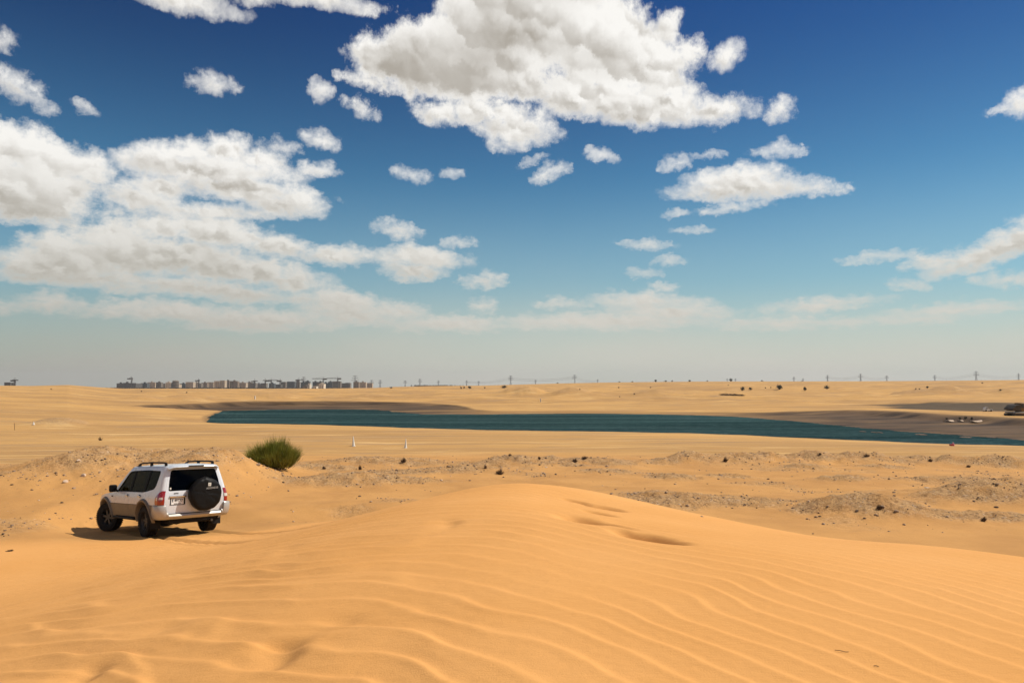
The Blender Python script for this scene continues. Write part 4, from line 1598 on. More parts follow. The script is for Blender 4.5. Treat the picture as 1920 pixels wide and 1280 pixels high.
for i in range(m - 1):
    for j in range(nn_):
        cv.f.append((i * nn_ + j, i * nn_ + (j + 1) % nn_, (i + 1) * nn_ + (j + 1) % nn_, (i + 1) * nn_ + j))
cv.f.append(tuple(range(nn_)))
cover = cv.build('spare_wheel_cover', vinyl, car, 60)
MB().lathe([(.12, -1.06), (.12, -.97)], 20, 'X', (0, SPY, SPZ)).build('spare_carrier', black_pl, car)
lg = MB().bevel_box(-1.287, -1.280, -.040, .040, -.043, .043, .002, Matrix.Rotation(R(4), 3, 'X'), (0, SPY - .055, SPZ + .245))
lgo = lg.build('cover_emblem', white_print, cover)
rear_text('emblem_mark', 'm', .058, grey_print, lgo, (-1.2885, SPY - .055, SPZ + .248), .0015)
rear_text('cover_lettering', 'ADDRESS', .068, grey_print, cover, (-1.2825, SPY - .125, SPZ + .150), .0003, 1.15, R(2), .0015)
# --- mirrors, handles, markers
for sd in (1, -1):
    mi = MB()
    mi.bevel_box(1.86, 2.00, sd * 1.03 - .10, sd * 1.03 + .10, 1.09, 1.29, .045)
    mo = mi.build('wing_mirror', black_pl, car, 50)
    MB().tube([(1.93, sd * .90, 1.11), (1.93, sd * .98, 1.13)], .03, 8).build('mirror_arm', black_pl, mo)
    MB().bevel_box(1.856, 1.862, sd * 1.03 - .075, sd * 1.03 + .075, 1.115, 1.265, .002).build('mirror_glass', black_gl, mo)
    for hx in (1.13, .27):
        hd = MB()
        hd.bevel_box(hx - .085, hx + .085, sd * .952 - .012, sd * .952 + .012, .985, 1.015, .008)
        ho = hd.build('door_handle', chrome, car, 40)
        w = lerp_tab(HALF_W, 1.0)
        MB().lathe([(.045, 0), (.045, .004)], 18, 'Y', (hx, sd * (w + .001) - (.002 if sd > 0 else .002), 1.0)).build('handle_recess', black_pl, ho)
    MB().bevel_box(2.20, 2.27, sd * .945 - .006, sd * .945 + .006, .955, .985, .004).build('side_marker', black_gl, car)
    # mud flap
    MB().bevel_box(-.50, -.485, sd * .80 - .13, sd * .80 + .13, .18, .46, .005).build('mud_flap', black_pl, car)


# --- wheels
def wheel(x, y, sd, steer, sink):
    root_loc = Vector((x, y, .385 - sink))
    rot = Matrix.Rotation(steer, 3, 'Z')
    ty = MB()
    hw = .128
    prof = [(.215, -hw * .80), (.250, -hw * .98), (.300, -hw * 1.04), (.350, -hw * .99), (.378, -hw * .86), (.386, -hw * .6), (.388, 0), (.386, hw * .6), (.378, hw * .86), (.350, hw * .99),
            (.300, hw * 1.04), (.250, hw * .98), (.215, hw * .80)]
    ty.lathe(prof, 48, 'Y', root_loc, rot, cap=False)
    # tread blocks
    for q in range(44):
        a = 2 * math.pi * q / 44
        ca, sa = math.cos(a), math.sin(a)
        for (y0, y1, dz) in ((-.122, -.050, 0), (-.038, .038, .5), (.050, .122, 0)):
            aa = a + dz * 2 * math.pi / 44
            ca, sa = math.cos(aa), math.sin(aa)
            vs = []
            for (rr_, tt) in ((.372, -.018), (.372, .018), (.398 if abs(y0 + y1) < .1 else .393, .016), (.398 if abs(y0 + y1) < .1 else .393, -.016)):
                for yy in (y0, y1):
                    vs.append(rot @ Vector((ca * rr_ - sa * tt, yy, sa * rr_ + ca * tt)) + root_loc)
            ty.add(vs, [(0, 2, 3, 1), (2, 4, 5, 3), (4, 6, 7, 5), (6, 0, 1, 7), (0, 6, 4, 2), (1, 3, 5, 7)])
    t = ty.build('wheel', rubber, car, 40)
    rm = MB()
    prof = [(.232, .10 * sd), (.222, .085 * sd), (.205, .02 * sd), (.205, -.09 * sd), (.222, -.10 * sd)]
    rm.lathe(prof, 40, 'Y', root_loc, rot, cap=False)
    rm.lathe([(.0, .065 * sd), (.045, .065 * sd), (.06, .045 * sd), (.06, .0)], 24, 'Y', root_loc, rot, cap=False)
    for q in range(6):
        a = 2 * math.pi * q / 6 + .2
        M = rot @ Matrix.Rotation(-a, 3, 'Y')
        rm.box(.04, .215, min(.02 * sd, .065 * sd), max(.02 * sd, .065 * sd), -.030, .030, M, root_loc)
    rm.lathe([(.0, -.02 * sd), (.205, -.03 * sd)], 30, 'Y', root_loc, rot, cap=False)
    rm.build('rim', alloy, t, 40)
    return t


wheel(0.0, .790, 1, 0, .025)
wheel(0.0, -.790, -1, 0, .025)
wheel(2.78, .800, 1, R(24), .020)
wheel(2.78, -.800, -1, R(24), .020)
MB().tube([(2.78, -.70, .36), (2.78, .70, .36)], .05, 10).build('front_axle', black_pl, car, 40)
ax_ = MB()
ax_.tube([(0, -.72, .36), (0, .72, .36)], .055, 10)
ax_.lathe([(.02, -.14), (.13, -.10), (.15, 0), (.13, .10), (.02, .14)], 16, 'Y', (0, .05, .36))
ax_.build('rear_axle', black_pl, car, 40)
# --- cabin
cb = MB()
cb.bevel_box(2.00, 2.34, -.76, .76, .86, 1.10, .05)
cb.build('dashboard', dark_in, car)
sw = MB()
pts = [Vector((1.86 + .035 * math.cos(t), .37 + .19 * math.cos(t), 1.09 + .18 * math.sin(t))) for t in [2 * math.pi * i / 20 for i in range(21)]]
sw.tube(pts, .014, 6, False)
sw.build('steering_wheel', dark_in, car)


def seat(x, y, w, name='seat'):
    sb = MB()
    sb.bevel_box(x - .05, x + .48, y - w, y + w, .86, 1.00, .05)
    sb.bevel_box(x - .16, x - .02, y - w, y + w, .95, 1.50, .05, Matrix.Rotation(R(-10), 3, 'Y'), (-.18 + .0, 0, 0.0))
    o = sb.build(name, dark_in, car, 50)
    return o


blocker = MB().bevel_box(-.72, -.20, -.60, .60, .87, 1.34, .06)  # added dark box that blocks light passing through the side windows
blocker.build('light_blocker', dark_in, car, 50)
hl = MB().box(-.74, 1.40, -.62, .62, 1.665, 1.70)
hl.build('roof_lining', dark_in, car)


def headrest(x, y, parent):
    MB().bevel_box(x - .05, x + .05, y - .13, y + .13, 1.47, 1.64, .045).build('headrest', dark_in, parent, 50)


for y in (.38, -.38):
    q = seat(1.22, y, .24)
    headrest(.86, y, q)
q = seat(.30, 0, .62)
for y in (.36, -.36):
    headrest(-.06, y, q)
gr_ = MB().bevel_box(1.50, 1.56, -.03, .03, 1.58, 1.64, .01)
gr_.build('mirror_inside', dark_in, car)

car.matrix_world = Matrix.Translation((-8.92, 21.63, 0.0)) @ Matrix.Rotation(R(135.2), 4, 'Z') @ Matrix.Rotation(R(4.3), 4, 'Y') @ Matrix.Rotation(R(1.8), 4, 'X')

# ================================================================== plants
def leaf_material(name, c1, c2, rough=0.7):
    m = bpy.data.materials.new(name)
    m.use_nodes = True
    k = NT(m.node_tree)
    b = k.n['Principled BSDF']
    geo = k.new('ShaderNodeNewGeometry')
    nz = k.noise(geo.outputs['Position'], 3.0, 4, 0.6)
    k.l.new(k.mix(k.sstep(nz, 0.35, 0.65), c1, c2), b.inputs['Base Color'])
    b.inputs['Roughness'].default_value = rough
    b.inputs['Specular IOR Level'].default_value = 0.2
    return m


broom_green = leaf_material('broom_green', (0.135, 0.150, 0.012), (0.250, 0.240, 0.036))
broom_stem = leaf_material('broom_stem', (0.055, 0.035, 0.018), (0.10, 0.070, 0.035))
bush_dark = leaf_material('bush_dark', (0.014, 0.018, 0.009), (0.030, 0.034, 0.016))
dry_twig = leaf_material('dry_twig', (0.085, 0.050, 0.028), (0.17, 0.105, 0.06))
bark = leaf_material('bark', (0.06, 0.04, 0.025), (0.10, 0.07, 0.04))


def ribbon(mb, pts, w, side):
    n = len(pts)
    vs = []
    for i, p in enumerate(pts):
        ww = w * (1 - 0.8 * i / (n - 1))
        vs += [p - side * ww, p + side * ww]
    mb.add(vs, [(2 * i, 2 * i + 1, 2 * i + 3, 2 * i + 2) for i in range(n - 1)])


def broom_bush(loc, width, height):
    """a broom-like desert bush: a fan of hundreds of thin green switches rising from woody stems"""
    rr = random.Random(3)
    root = empty('green_bush', loc)
    stems, tips = MB(), MB()
    heads = []
    # tufts of different height make the uneven outline
    for i in range(64):
        a = rr.uniform(0, 2 * math.pi)
        q = math.sqrt(rr.random())
        ex = q * math.cos(a) * width * .47
        ey = q * math.sin(a) * width * .36
        top = height * (1.03 - 0.45 * q * q) * rr.uniform(.72, 1.0)
        base = Vector((ex * .52, ey * .52, -0.05))
        mid = Vector((ex * .86 + rr.uniform(-.05, .05), ey * .86, top * .42))
        stems.tube([base, base.lerp(mid, .5) + Vector((rr.uniform(-.05, .05), rr.uniform(-.05, .05), 0.02)), mid], [.018, .012, .007], 5)
        heads.append((base, mid, Vector((ex, ey, top)), q))
    for (base, mid, tip, q) in heads:
        for j in range(170):
            t = rr.uniform(.12, .95)
            st = base.lerp(mid, t) + Vector((rr.gauss(0, .07), rr.gauss(0, .07), rr.gauss(0, .03)))
            d = (tip - base).normalized()
            spread = .20 + .10 * q
            d = (d + Vector((rr.gauss(0, spread), rr.gauss(0, spread), rr.uniform(-.02, .30)))).normalized()
            ln = rr.uniform(.35, 1.0) * (tip - mid).length * (1.15 - .3 * t)
            end = st + d * ln
            bow = Vector((rr.gauss(0, .03), rr.gauss(0, .03), .03))
            side = d.cross(Vector((rr.uniform(-1, 1), rr.uniform(-1, 1), rr.uniform(-.3, .3)))).normalized()
            if end.z < 0.02:
                end.z = 0.02
            ribbon(tips, [st, st.lerp(end, .5) + bow, end], rr.uniform(.004, .009), side)
    stems.build('stems', broom_stem, root)
    tips.build('foliage', broom_green, root)
    return root


g = ground_hit(509, 877)
bb = broom_bush((g.x, g.y + .3, g.z), 3.75 * g.y / 45, 2.25 * g.y / 45)
tag(bb, 'large green broom-like bush beyond the bank, right of the car', 'bush')


def blob_bush(name, loc, w, h, seed, mat=None, leaves=260, trunk=True, jag=.25):
    """rounded distant shrub: short stems carrying clumps of small leaves"""
    rr = random.Random(seed)
    root = empty(name, loc)
    tk = MB()
    lf = MB()
    clumps = []
    for i in range(7):
        a = rr.uniform(0, 2 * math.pi)
        q = rr.uniform(0, .8)
        clumps.append((Vector((math.cos(a) * q * w * .42, math.sin(a) * q * w * .36, h * rr.uniform(.30, .80) * (1 - .35 * q))), rr.uniform(.20, .34) * min(w, h * 1.5)))
    clumps.append((Vector((0, 0, h * .5)), .36 * min(w, h * 1.4)))
    for (c, r_) in clumps:
        tk.tube([(c.x * .2, c.y * .2, -.05), c * .6, c], [.05 * h, .035 * h, .02 * h], 5)
    per = leaves // len(clumps)
    for (c, r_) in clumps:
        for j in range(per):
            d = Vector((rr.gauss(0, 1), rr.gauss(0, 1), rr.gauss(0, 1))).normalized()
            p = c + Vector((d.x * r_ * (w / h) ** .3, d.y * r_, d.z * r_ * .85)) * rr.uniform(.55, 1.0 + jag)
            if p.z < 0:
                p.z = rr.uniform(0, .1) * h
            s_ = rr.uniform(.05, .11) * h
            n1 = d.cross(Vector((rr.uniform(-1, 1), rr.uniform(-1, 1), rr.uniform(-1, 1)))).normalized()
            n2 = n1.cross(d + n1 * .3).normalized()
            lf.add([p - n1 * s_, p + n2 * s_, p + n1 * s_, p - n2 * s_ * .8], [(0, 1, 2, 3)])
    tk.build('stems', bark, root)
    lf.build('foliage', mat or bush_dark, root)
    return root


def twig_clump(name, loc, w, h, seed, n=70):
    rr = random.Random(seed)
    mb = MB()
    for i in range(n):
        a = rr.uniform(0, 2 * math.pi)
        q = rr.uniform(.1, 1)
        b = Vector((math.cos(a) * q * w * .12, math.sin(a) * q * w * .12, -.02))
        e = Vector((math.cos(a) * q * w * .5, math.sin(a) * q * w * .45, h * rr.uniform(.25, 1.0) * (1.1 - .6 * q)))
        m_ = b.lerp(e, .5) + Vector((rr.gauss(0, .04 * w), rr.gauss(0, .04 * w), .08 * h))
        mb.tube([b, m_, e], [.012, .009, .004], 4, False)
        for kx in range(3):
            t = rr.uniform(.3, .9)
            s0 = b.lerp(e, t)
            e2 = s0 + Vector((rr.gauss(0, .14 * w), rr.gauss(0, .14 * w), rr.uniform(0, .2) * h))
            ribbon(mb, [s0, e2], .008, Vector((rr.uniform(-1, 1), rr.uniform(-1, 1), .3)).normalized())
    me = mesh_from(name, mb.v, mb.f, dry_twig)
    o = obj(name, me, None, loc)
    return o


# dry tufts on the rubble, placed where the photograph shows them: x, y, width, height in picture units
DRY = [
    (757, 862, 11, 9, 'round dark tumbleweed lying below the right-hand white cone'),
    (675, 876, 8, 9, 'small dark tumbleweed lying below the left-hand white cone'),
    (607, 877, 9, 7, 'low dry tuft on the rubble just right of the green bush'),
    (937, 884, 17, 10, 'bushy dry shrub with an upright twig, at the foot of the mounds'),
    (910, 875, 7, 8, 'small dry shrub left of the bushy one behind the dune crest'),
    (1078, 862, 13, 8, 'dark dry shrub on the side of the mound right of the dune crest'),
    (1096, 857, 12, 6, 'dry shrub on top of the mound right of the dune crest'),
    (1011, 858, 6, 5, 'tiny dry tuft on the small mound directly behind the dune crest'),
    (956, 852, 7, 4, 'tiny dry tuft crowning the first mound behind the dune crest'),
    (1360, 861, 12, 9, 'dry shrub on the rubble band below the middle of the lake'),
    (1625, 853, 12, 6, 'flat dark dry shrub on top of the rubble band, right of the middle'),
    (1537, 851, 9, 5, 'dry tuft on the peak of the rubble band, middle right'),
    (1816, 873, 9, 6, 'single dark tuft in the open sand at the right, above the white scrap'),
    (1649, 950, 12, 8, 'dry brush on top of the right-hand stony mound'),
    (1845, 973, 12, 8, 'pointed dry tuft at the foot of the far right slope'),
    (188, 822, 9, 7, 'dry tuft standing left of the bank crest behind the car'),
    (18, 1032, 13, 2, 'flat dry twigs on the sand at the left edge, below the car'),
    (1745, 862, 10, 5, 'low dry tuft on the rubble band near its right end'),
]
for i, (px, py, w, h, lab) in enumerate(DRY):
    g = ground_hit(px, py + h * .5)
    s = g.y / F
    o = twig_clump('dry_shrub', (g.x, g.y, g.z), max(w * s, .15) * 1.1, max(h * s, .035) * 1.2, 100 + i, 60 if w > 9 else 40)
    tag(o, lab, 'shrub', 'dry shrubs on the rubble')

# distant shrubs and small trees on the far desert: px, base y, width px, height px, label
FARB = [
    (945, 727.5, 13, 7, 'largest dark bush on the left half of the skyline desert, left of a pylon'),
    (881, 728.5, 8, 6.5, 'rightmost of three dark bushes close together in the middle distance'),
    (870, 728.5, 5, 4.5, 'middle one of three dark bushes close together in the middle distance'),
    (864.5, 729, 4, 5, 'leftmost of three dark bushes close together in the middle distance'),
    (909, 728.5, 4.5, 4, 'lone small bush between the group of three and the largest bush'),
    (733, 728, 6.5, 3.5, 'low flat bush just right of the end of the town'),
    (1393, 732.5, 11, 8, 'left one of a pair of dark bushes on the sunlit far dunes'),
    (1407, 731.5, 10, 6.5, 'right one of a pair of dark bushes on the sunlit far dunes'),
    (1461.5, 730, 14, 10.5, 'tallest dark triangular bush on the far dunes'),
    (1509, 732.5, 8.5, 8, 'dark bush right of the tallest triangular one'),
    (1550.5, 729.5, 12, 8, 'spreading dark bush, the rightmost large one on the far dunes'),
    (1370, 715.5, 8, 6.5, 'dark tree with a visible trunk standing on the skyline'),
    (1229, 716, 6, 5.5, 'small tree on the skyline with a thin top'),
    (1248, 715, 10, 3.5, 'flat wide dark bush on the skyline'),
    (1260, 716, 5, 4, 'low bush on the skyline just right of the flat wide one'),
    (1293, 716, 6, 4.5, 'round bush on the skyline right of centre'),
    (1325.5, 716, 4, 3, 'tiny bush on the skyline left of the tree with a trunk'),
    (1161, 717.5, 4.5, 3, 'tiny bush alone on the skyline near the middle'),
    (1186, 717, 7, 2.5, 'flat bush on the skyline just right of the middle'),
    (1428, 715.5, 7, 3, 'low dark bush on the skyline above the triangular bush'),
    (1739, 727.5, 6, 5, 'small upright bush on the far dunes at the right'),
    (1717, 730, 4, 3, 'left one of two tiny bushes on the far dunes at the right'),
    (1724, 730, 4, 3, 'right one of two tiny bushes on the far dunes at the right'),
    (1876, 732.5, 6, 3.5, 'small dark bush on the far dunes above the white vehicle'),
    (1842, 719, 5, 3, 'tiny bush just under the tall pylon near the right edge'),
    (1435, 728, 3.5, 3, 'left one of two dots of scrub beside the triangular bush'),
    (1445, 727.5, 3.5, 3, 'right one of two dots of scrub beside the triangular bush'),
    (1365, 723.5, 3.5, 3, 'small scrub below the tree with a trunk'),
    (1189, 739.5, 5, 3, 'lone scrub low on the far shore, middle'),
    (1220, 727.5, 4, 3, 'small scrub on the far dunes below the thin-topped skyline tree'),
    (1045, 717.5, 4, 3, 'tiny bush on the skyline between two pylons'),
    (1160, 727.5, 4, 3, 'small scrub on the far dunes directly below the lone skyline bush'),
    (1087, 730.5, 4, 2.5, 'small scrub below the middle pylon'),
    (350, 737, 4, 3.5, 'small dark scrub on the sand in front of the town'),
    (265, 734.5, 3.5, 3, 'left-hand dark scrub in front of the first town blocks'),
    (96, 730.5, 4, 3, 'lone scrub high on the left-hand slope'),
    (1503, 716.5, 4, 2.5, 'tiny scrub on the skyline at three quarters of the way right'),
    (1162, 744.5, 3.5, 2.5, 'tiny scrub above the far shore, left of the lone one'),
]
for i, (px, py, w, h, lab) in enumerate(FARB):
    hit = ground_hit(px, py - .3, 60, 1500)
    if hit.y > 1200 or py < 719:
        rr_ = float(np.interp(px, [-900, 0, 300, 500, 1000, 2800], [380, 420, 560, 800, 800, 800])) * .985
        hit = at_dist(px, rr_)
    s = hit.y / F
    o = blob_bush('desert_bush', (hit.x, hit.y, hit.z - .05), w * s * .95, h * s * .95, 300 + i, leaves=240 if w > 5 else 140)
    tag(o, lab, 'bush', 'bushes dotting the far desert')

# ================================================================== stones
stone_mat = material('stone', (0.36, 0.25, 0.17), 0.85, 0, 0.55, 5.0, 0.3)
stone_pale = material('stone_pale', (0.62, 0.46, 0.33), 0.85, 0, 0.2, 5.0, 0.3)
stone_dark = material('stone_dark', (0.16, 0.105, 0.068), 0.85, 0, 0.4, 5.0, 0.3)


def rock_mesh(seed, sub=2, flat=.6):
    bm = bmesh.new()
    bmesh.ops.create_icosphere(bm, subdivisions=sub, radius=1)
    rr = random.Random(seed)
    dirs = [Vector((rr.gauss(0, 1), rr.gauss(0, 1), rr.gauss(0, 1))).normalized() for _ in range(9)]
    lim = [rr.uniform(.55, .9) for _ in dirs]
    for v in bm.verts:
        c = v.co.copy()
        for d, l in zip(dirs, lim):
            e = c.dot(d)
            if e > l:
                c -= d * (e - l)
        v.co = Vector((c.x, c.y, c.z * flat)) * rr.uniform(.96, 1.04)
    vs = [v.co.copy() for v in bm.verts]
    fs = [[v.index for v in f.verts] for f in bm.faces]
    bm.free()
    return vs, fs


BIG = [
    (123, 901, 11, 9, stone_pale, 'angular pale rock with a long shadow on the slope left of the car'),
    (157, 889, 12, 7, stone_pale, 'grey rock on the slope above the angular pale one, left of the car'),
    (139, 914, 8, 5, stone_mat, 'brown rock on the slope just below the angular pale one'),
    (147, 862, 9, 5, stone_pale, 'flat grey rock high on the slope left of the car'),
    (75, 899, 7, 4, stone_mat, 'low brown rock on the slope, left of the angular pale one'),
    (50, 896.5, 6, 4, stone_dark, 'dark rock on the slope near the left edge'),
    (60, 917, 6, 4, stone_dark, 'dark rock low on the slope near the left edge'),
    (484, 869, 11, 8, stone_mat, 'brown boulder on the bank in front of the green bush'),
    (455, 858, 6, 4, stone_pale, 'white stone on the bank left of the green bush'),
    (1024, 875, 6, 4, stone_pale, 'pale stone among the rubble behind the dune crest'),
    (1655, 948, 10, 6, stone_mat, 'brown boulder near the top of the right-hand stony mound'),
    (1607, 956, 9, 5, stone_dark, 'dark boulder in the middle of the right-hand stony mound'),
    (1681, 957, 10, 6, stone_mat, 'brown boulder at the right end of the right-hand stony mound'),
    (1544, 981, 9, 6, stone_mat, 'brown rock at the lower left foot of the right-hand stony mound'),
    (1695, 982, 8, 5, stone_mat, 'brown rock at the lower right foot of the right-hand stony mound'),
    (1868, 949, 8, 5, stone_dark, 'dark rock on the slope at the right edge'),
    (1676, 922, 8, 4, stone_dark, 'upper one of two dark flat rocks in the sand at the right'),
    (1677, 928, 8, 3.5, stone_dark, 'lower one of two dark flat rocks in the sand at the right'),
    (1572, 916, 6, 4, stone_mat, 'small rock alone in the sand above the right-hand stony mound'),
    (1440, 897, 7, 4, stone_dark, 'dark rock in the open sand right of the dune crest'),
    (1316, 967, 8, 4, stone_mat, 'flat rock close behind the dune edge, right of the footprints'),
    (1351, 890, 11, 5, stone_mat, 'brown rock in the group above the open sand, middle right'),
    (1138, 873, 8, 5, stone_mat, 'brown rock on the sand below the mound right of the dune crest'),
    (1019, 886, 9, 5, stone_mat, 'brown rock in the row of stones behind the dune crest'),
    (1042, 888, 7, 4, stone_dark, 'dark rock at the right end of the row of stones behind the dune crest'),
]
for i, (px, py, w, h, mt, lab) in enumerate(BIG):
    g = ground_hit(px, py + h * .35)
    s = g.y / F
    vs, fs = rock_mesh(500 + i, 2, .75)
    o = obj('rock', mesh_from('rock', vs, fs, mt, 25), None, (g.x, g.y, g.z + h * s * .12))
    o.scale = (w * s * .5, w * s * .42, h * s * .62)
    o.rotation_euler = (random.uniform(-.2, .2), random.uniform(-.2, .2), random.uniform(0, 6.28))
    tag(o, lab, 'rock', 'larger rocks among the rubble')


def scatter_stones(name, n, lo, hi, mat, seed, weight, ymin=20.5, ymax=56, boost=0.05):
    """too many small stones to count: one object"""
    rg = np.random.default_rng(seed)
    protos = [rock_mesh(900 + seed * 10 + i, 1, .6) for i in range(5)]
    protos = [(np.array([tuple(v) for v in vs]), np.array(fs)) for vs, fs in protos]
    V, Fc = [], []
    off = 0
    got = 0
    while got < n:
        m = n * 4
        yy = np.sqrt(rg.uniform(ymin ** 2, ymax ** 2, m))
        aa = rg.uniform(R(-36), R(36), m)
        xx = yy * np.tan(aa)
        z, rub, wet, dn = terrain(xx, yy, False)
        clus = vnoise(xx / 1.3, yy / 1.1, seed + 5)
        prob = weight(xx, yy, rub) * (dn < .3) * (np.hypot(xx + 9.9, yy - 22.6) > 3.0) * (boost + clus ** 3)
        keep = rg.random(m) < prob
        for x, y, zz in zip(xx[keep], yy[keep], z[keep]):
            if got >= n:
                break
            vs, fs = protos[rg.integers(0, 5)]
            sz = lo * (hi / lo) ** (rg.random() ** 2.2)
            t = rg.uniform(0, 6.28)
            c, s_ = math.cos(t), math.sin(t)
            q = vs * np.array([sz, sz * rg.uniform(.6, 1), sz * rg.uniform(.6, 1.1)])
            w = np.stack([q[:, 0] * c - q[:, 1] * s_ + x, q[:, 0] * s_ + q[:, 1] * c + y, q[:, 2] + zz + sz * .15], 1)
            V.append(w)
            Fc.append(fs + off)
            off += len(vs)
            got += 1
    V, Fc = np.concatenate(V), np.concatenate(Fc)
    me = bpy.data.meshes.new(name)
    me.vertices.add(len(V))
    me.vertices.foreach_set('co', V.astype(np.float32).ravel())
    me.loops.add(Fc.size)
    me.loops.foreach_set('vertex_index', Fc.astype(np.int32).ravel())
    me.polygons.add(len(Fc))
    me.polygons.foreach_set('loop_start', (np.arange(len(Fc)) * 3).astype(np.int32))
    me.materials.append(mat)
    me.update(calc_edges=True)
    me.validate()
    o = obj(name, me)
    tag(o, kind='stuff')
    return o


w_rub = lambda x, y, r: np.clip(r * 1.2 + .03 + .30 * ((x < -9) & (y < 35) & (y > 23.5)), 0, 1)
scatter_stones('scattered_stones', 5500, .014, .080, stone_mat, 1, w_rub)
scatter_stones('scattered_dark_stones', 2500, .014, .075, stone_dark, 2, w_rub)
scatter_stones('scattered_pale_stones', 1500, .012, .060, stone_pale, 3, w_rub)

# small litter
scrap = obj('plastic_scrap', None) if False else None
g = ground_hit(1740, 915)
sm_ = MB().bevel_box(-.13, .13, -.06, .06, 0, .03, .012)
o = sm_.build('plastic_scrap', white_print)
o.location = (g.x, g.y, g.z + .005)
o.rotation_euler = (0, .1, .3)
tag(o, 'flat white scrap of litter on the open sand at the right', 'litter')
g = ground_hit(1578, 1222)
tw = MB().tube([(-.035, .02, .006), (-.01, 0, .010), (.02, -.015, .006), (.036, -.02, .008)], .0018, 6)
tw.tube([(-.01, 0, .010), (.0, -.012, .008)], .0014, 5)
o = tw.build('twig', dry_twig)
o.location = (g.x, g.y, ground_z(g.x, g.y, True))
tag(o, 'thin curved dark twig lying on the rippled sand at the lower right', 'twig')
g = ground_hit(1643, 1250)
o = MB().tube([(-.012, .007, .004), (0, 0, .007), (.013, -.004, .004)], .002, 6).build('twig', dry_twig)
o.location = (g.x, g.y, ground_z(g.x, g.y, True))
tag(o, 'tiny dark twig on the rippled sand, right of and below the curved one', 'twig')

# ================================================================== white cone markers and posts
white_plastic = material('white_plastic', (0.74, 0.72, 0.66), 0.5, 0, 0.06, 2.0, 0.4, dust=0.15)
for (px, yt, yb, lab) in ((663, 817.5, 836, 'left one of two tall white cones on the near shore'), (760.5, 822, 839.5, 'right one of two tall white cones on the near shore')):
    g = ground_hit(px, yb)
    s = g.y / F
    h = (yb - yt) * s
    root = empty('marker_cone', (g.x, g.y, g.z - .01))
    MB().lathe([(.160 * h, 0.02), (.150 * h, .05), (.085 * h, h * .5), (.03 * h, h * .97), (.012 * h, h)], 20, 'Z').build('cone', white_plastic, root, 40)
    MB().lathe([(.20 * h, 0), (.20 * h, .02), (.16 * h, .03)], 20, 'Z').build('base', white_plastic, root, 40)
    root.rotation_euler = (0, R(-3 if px < 700 else 1), 0)
    tag(root, lab, 'cone', 'white marker cones by the lake')
g = ground_hit(63, 796)
s = g.y / F
root = empty('marker_cone', (g.x, g.y, g.z))
MB().lathe([(2.4 * s * .8, 0.01), (1.6 * s * .8, 2.5 * s), (.3 * s, 5.5 * s)], 14, 'Z').build('cone', white_plastic, root, 40)
MB().lathe([(3.0 * s, 0), (3.0 * s, .4 * s)], 14, 'Z').build('base', white_plastic, root, 40)
tag(root, 'small white cone alone on the slope near the left edge', 'cone')
for (px, yt, yb, w, lab) in ((1013.5, 748, 753, 2.2, 'short white post on the far shore near the middle'), (478, 742.5, 748.5, 2.2, 'short white post on the far sand below the town')):
    g = ground_hit(px, yb)
    s = g.y / F
    root = empty('marker_post', (g.x, g.y, g.z))
    MB().bevel_box(-w * s / 2, w * s / 2, -w * s / 2, w * s / 2, -.1, (yb - yt) * s, .05).build('post', white_plastic, root)
    MB().bevel_box(-w * s * .65, w * s * .65, -w * s * .65, w * s * .65, (yb - yt) * s, (yb - yt) * s + .1, .03).build('cap', white_plastic, root)
    tag(root, lab, 'post')
g = ground_hit(27.5, 806)
s = g.y / F
o = MB().tube([(0, 0, -.1), (-.3 * s, 0, 7 * s), (-1.0 * s, 0, 13 * s)], .028, 7).build('survey_stake', dry_twig)
o.location = g
tag(o, 'thin leaning dark stake on the sand at the left edge', 'stake')

# ================================================================== town on the skyline
wall_mats = {
    'cream': material('cream_render', (0.47, 0.385, 0.29), 0.9, 0, 0.10, .08, 0.2),
    'brown': material('brown_render', (0.22, 0.172, 0.128), 0.9, 0, 0.12, .08, 0.2),
    'grey': material('bare_concrete', (0.17, 0.15, 0.13), 0.9, 0, 0.15, .08, 0.2),
    'dark': material('dark_concrete', (0.085, 0.082, 0.078), 0.9, 0, 0.15, .08, 0.2),
    'blue': material('netted_scaffold', (0.075, 0.088, 0.098), 0.9, 0, 0.15, .08, 0.2),
    'white': material('white_render', (0.66, 0.58, 0.47), 0.9, 0, 0.08, .08, 0.2),
}
win_mat = material('window_dark', (0.020, 0.021, 0.022), 0.3, 0, 0.1, 1.0, 0.5)
crane_mat = material('crane_steel', (0.085, 0.070, 0.055), 0.6, 0.3, 0.1, 1.0, 0.4)
TOWN_R = 1900.0


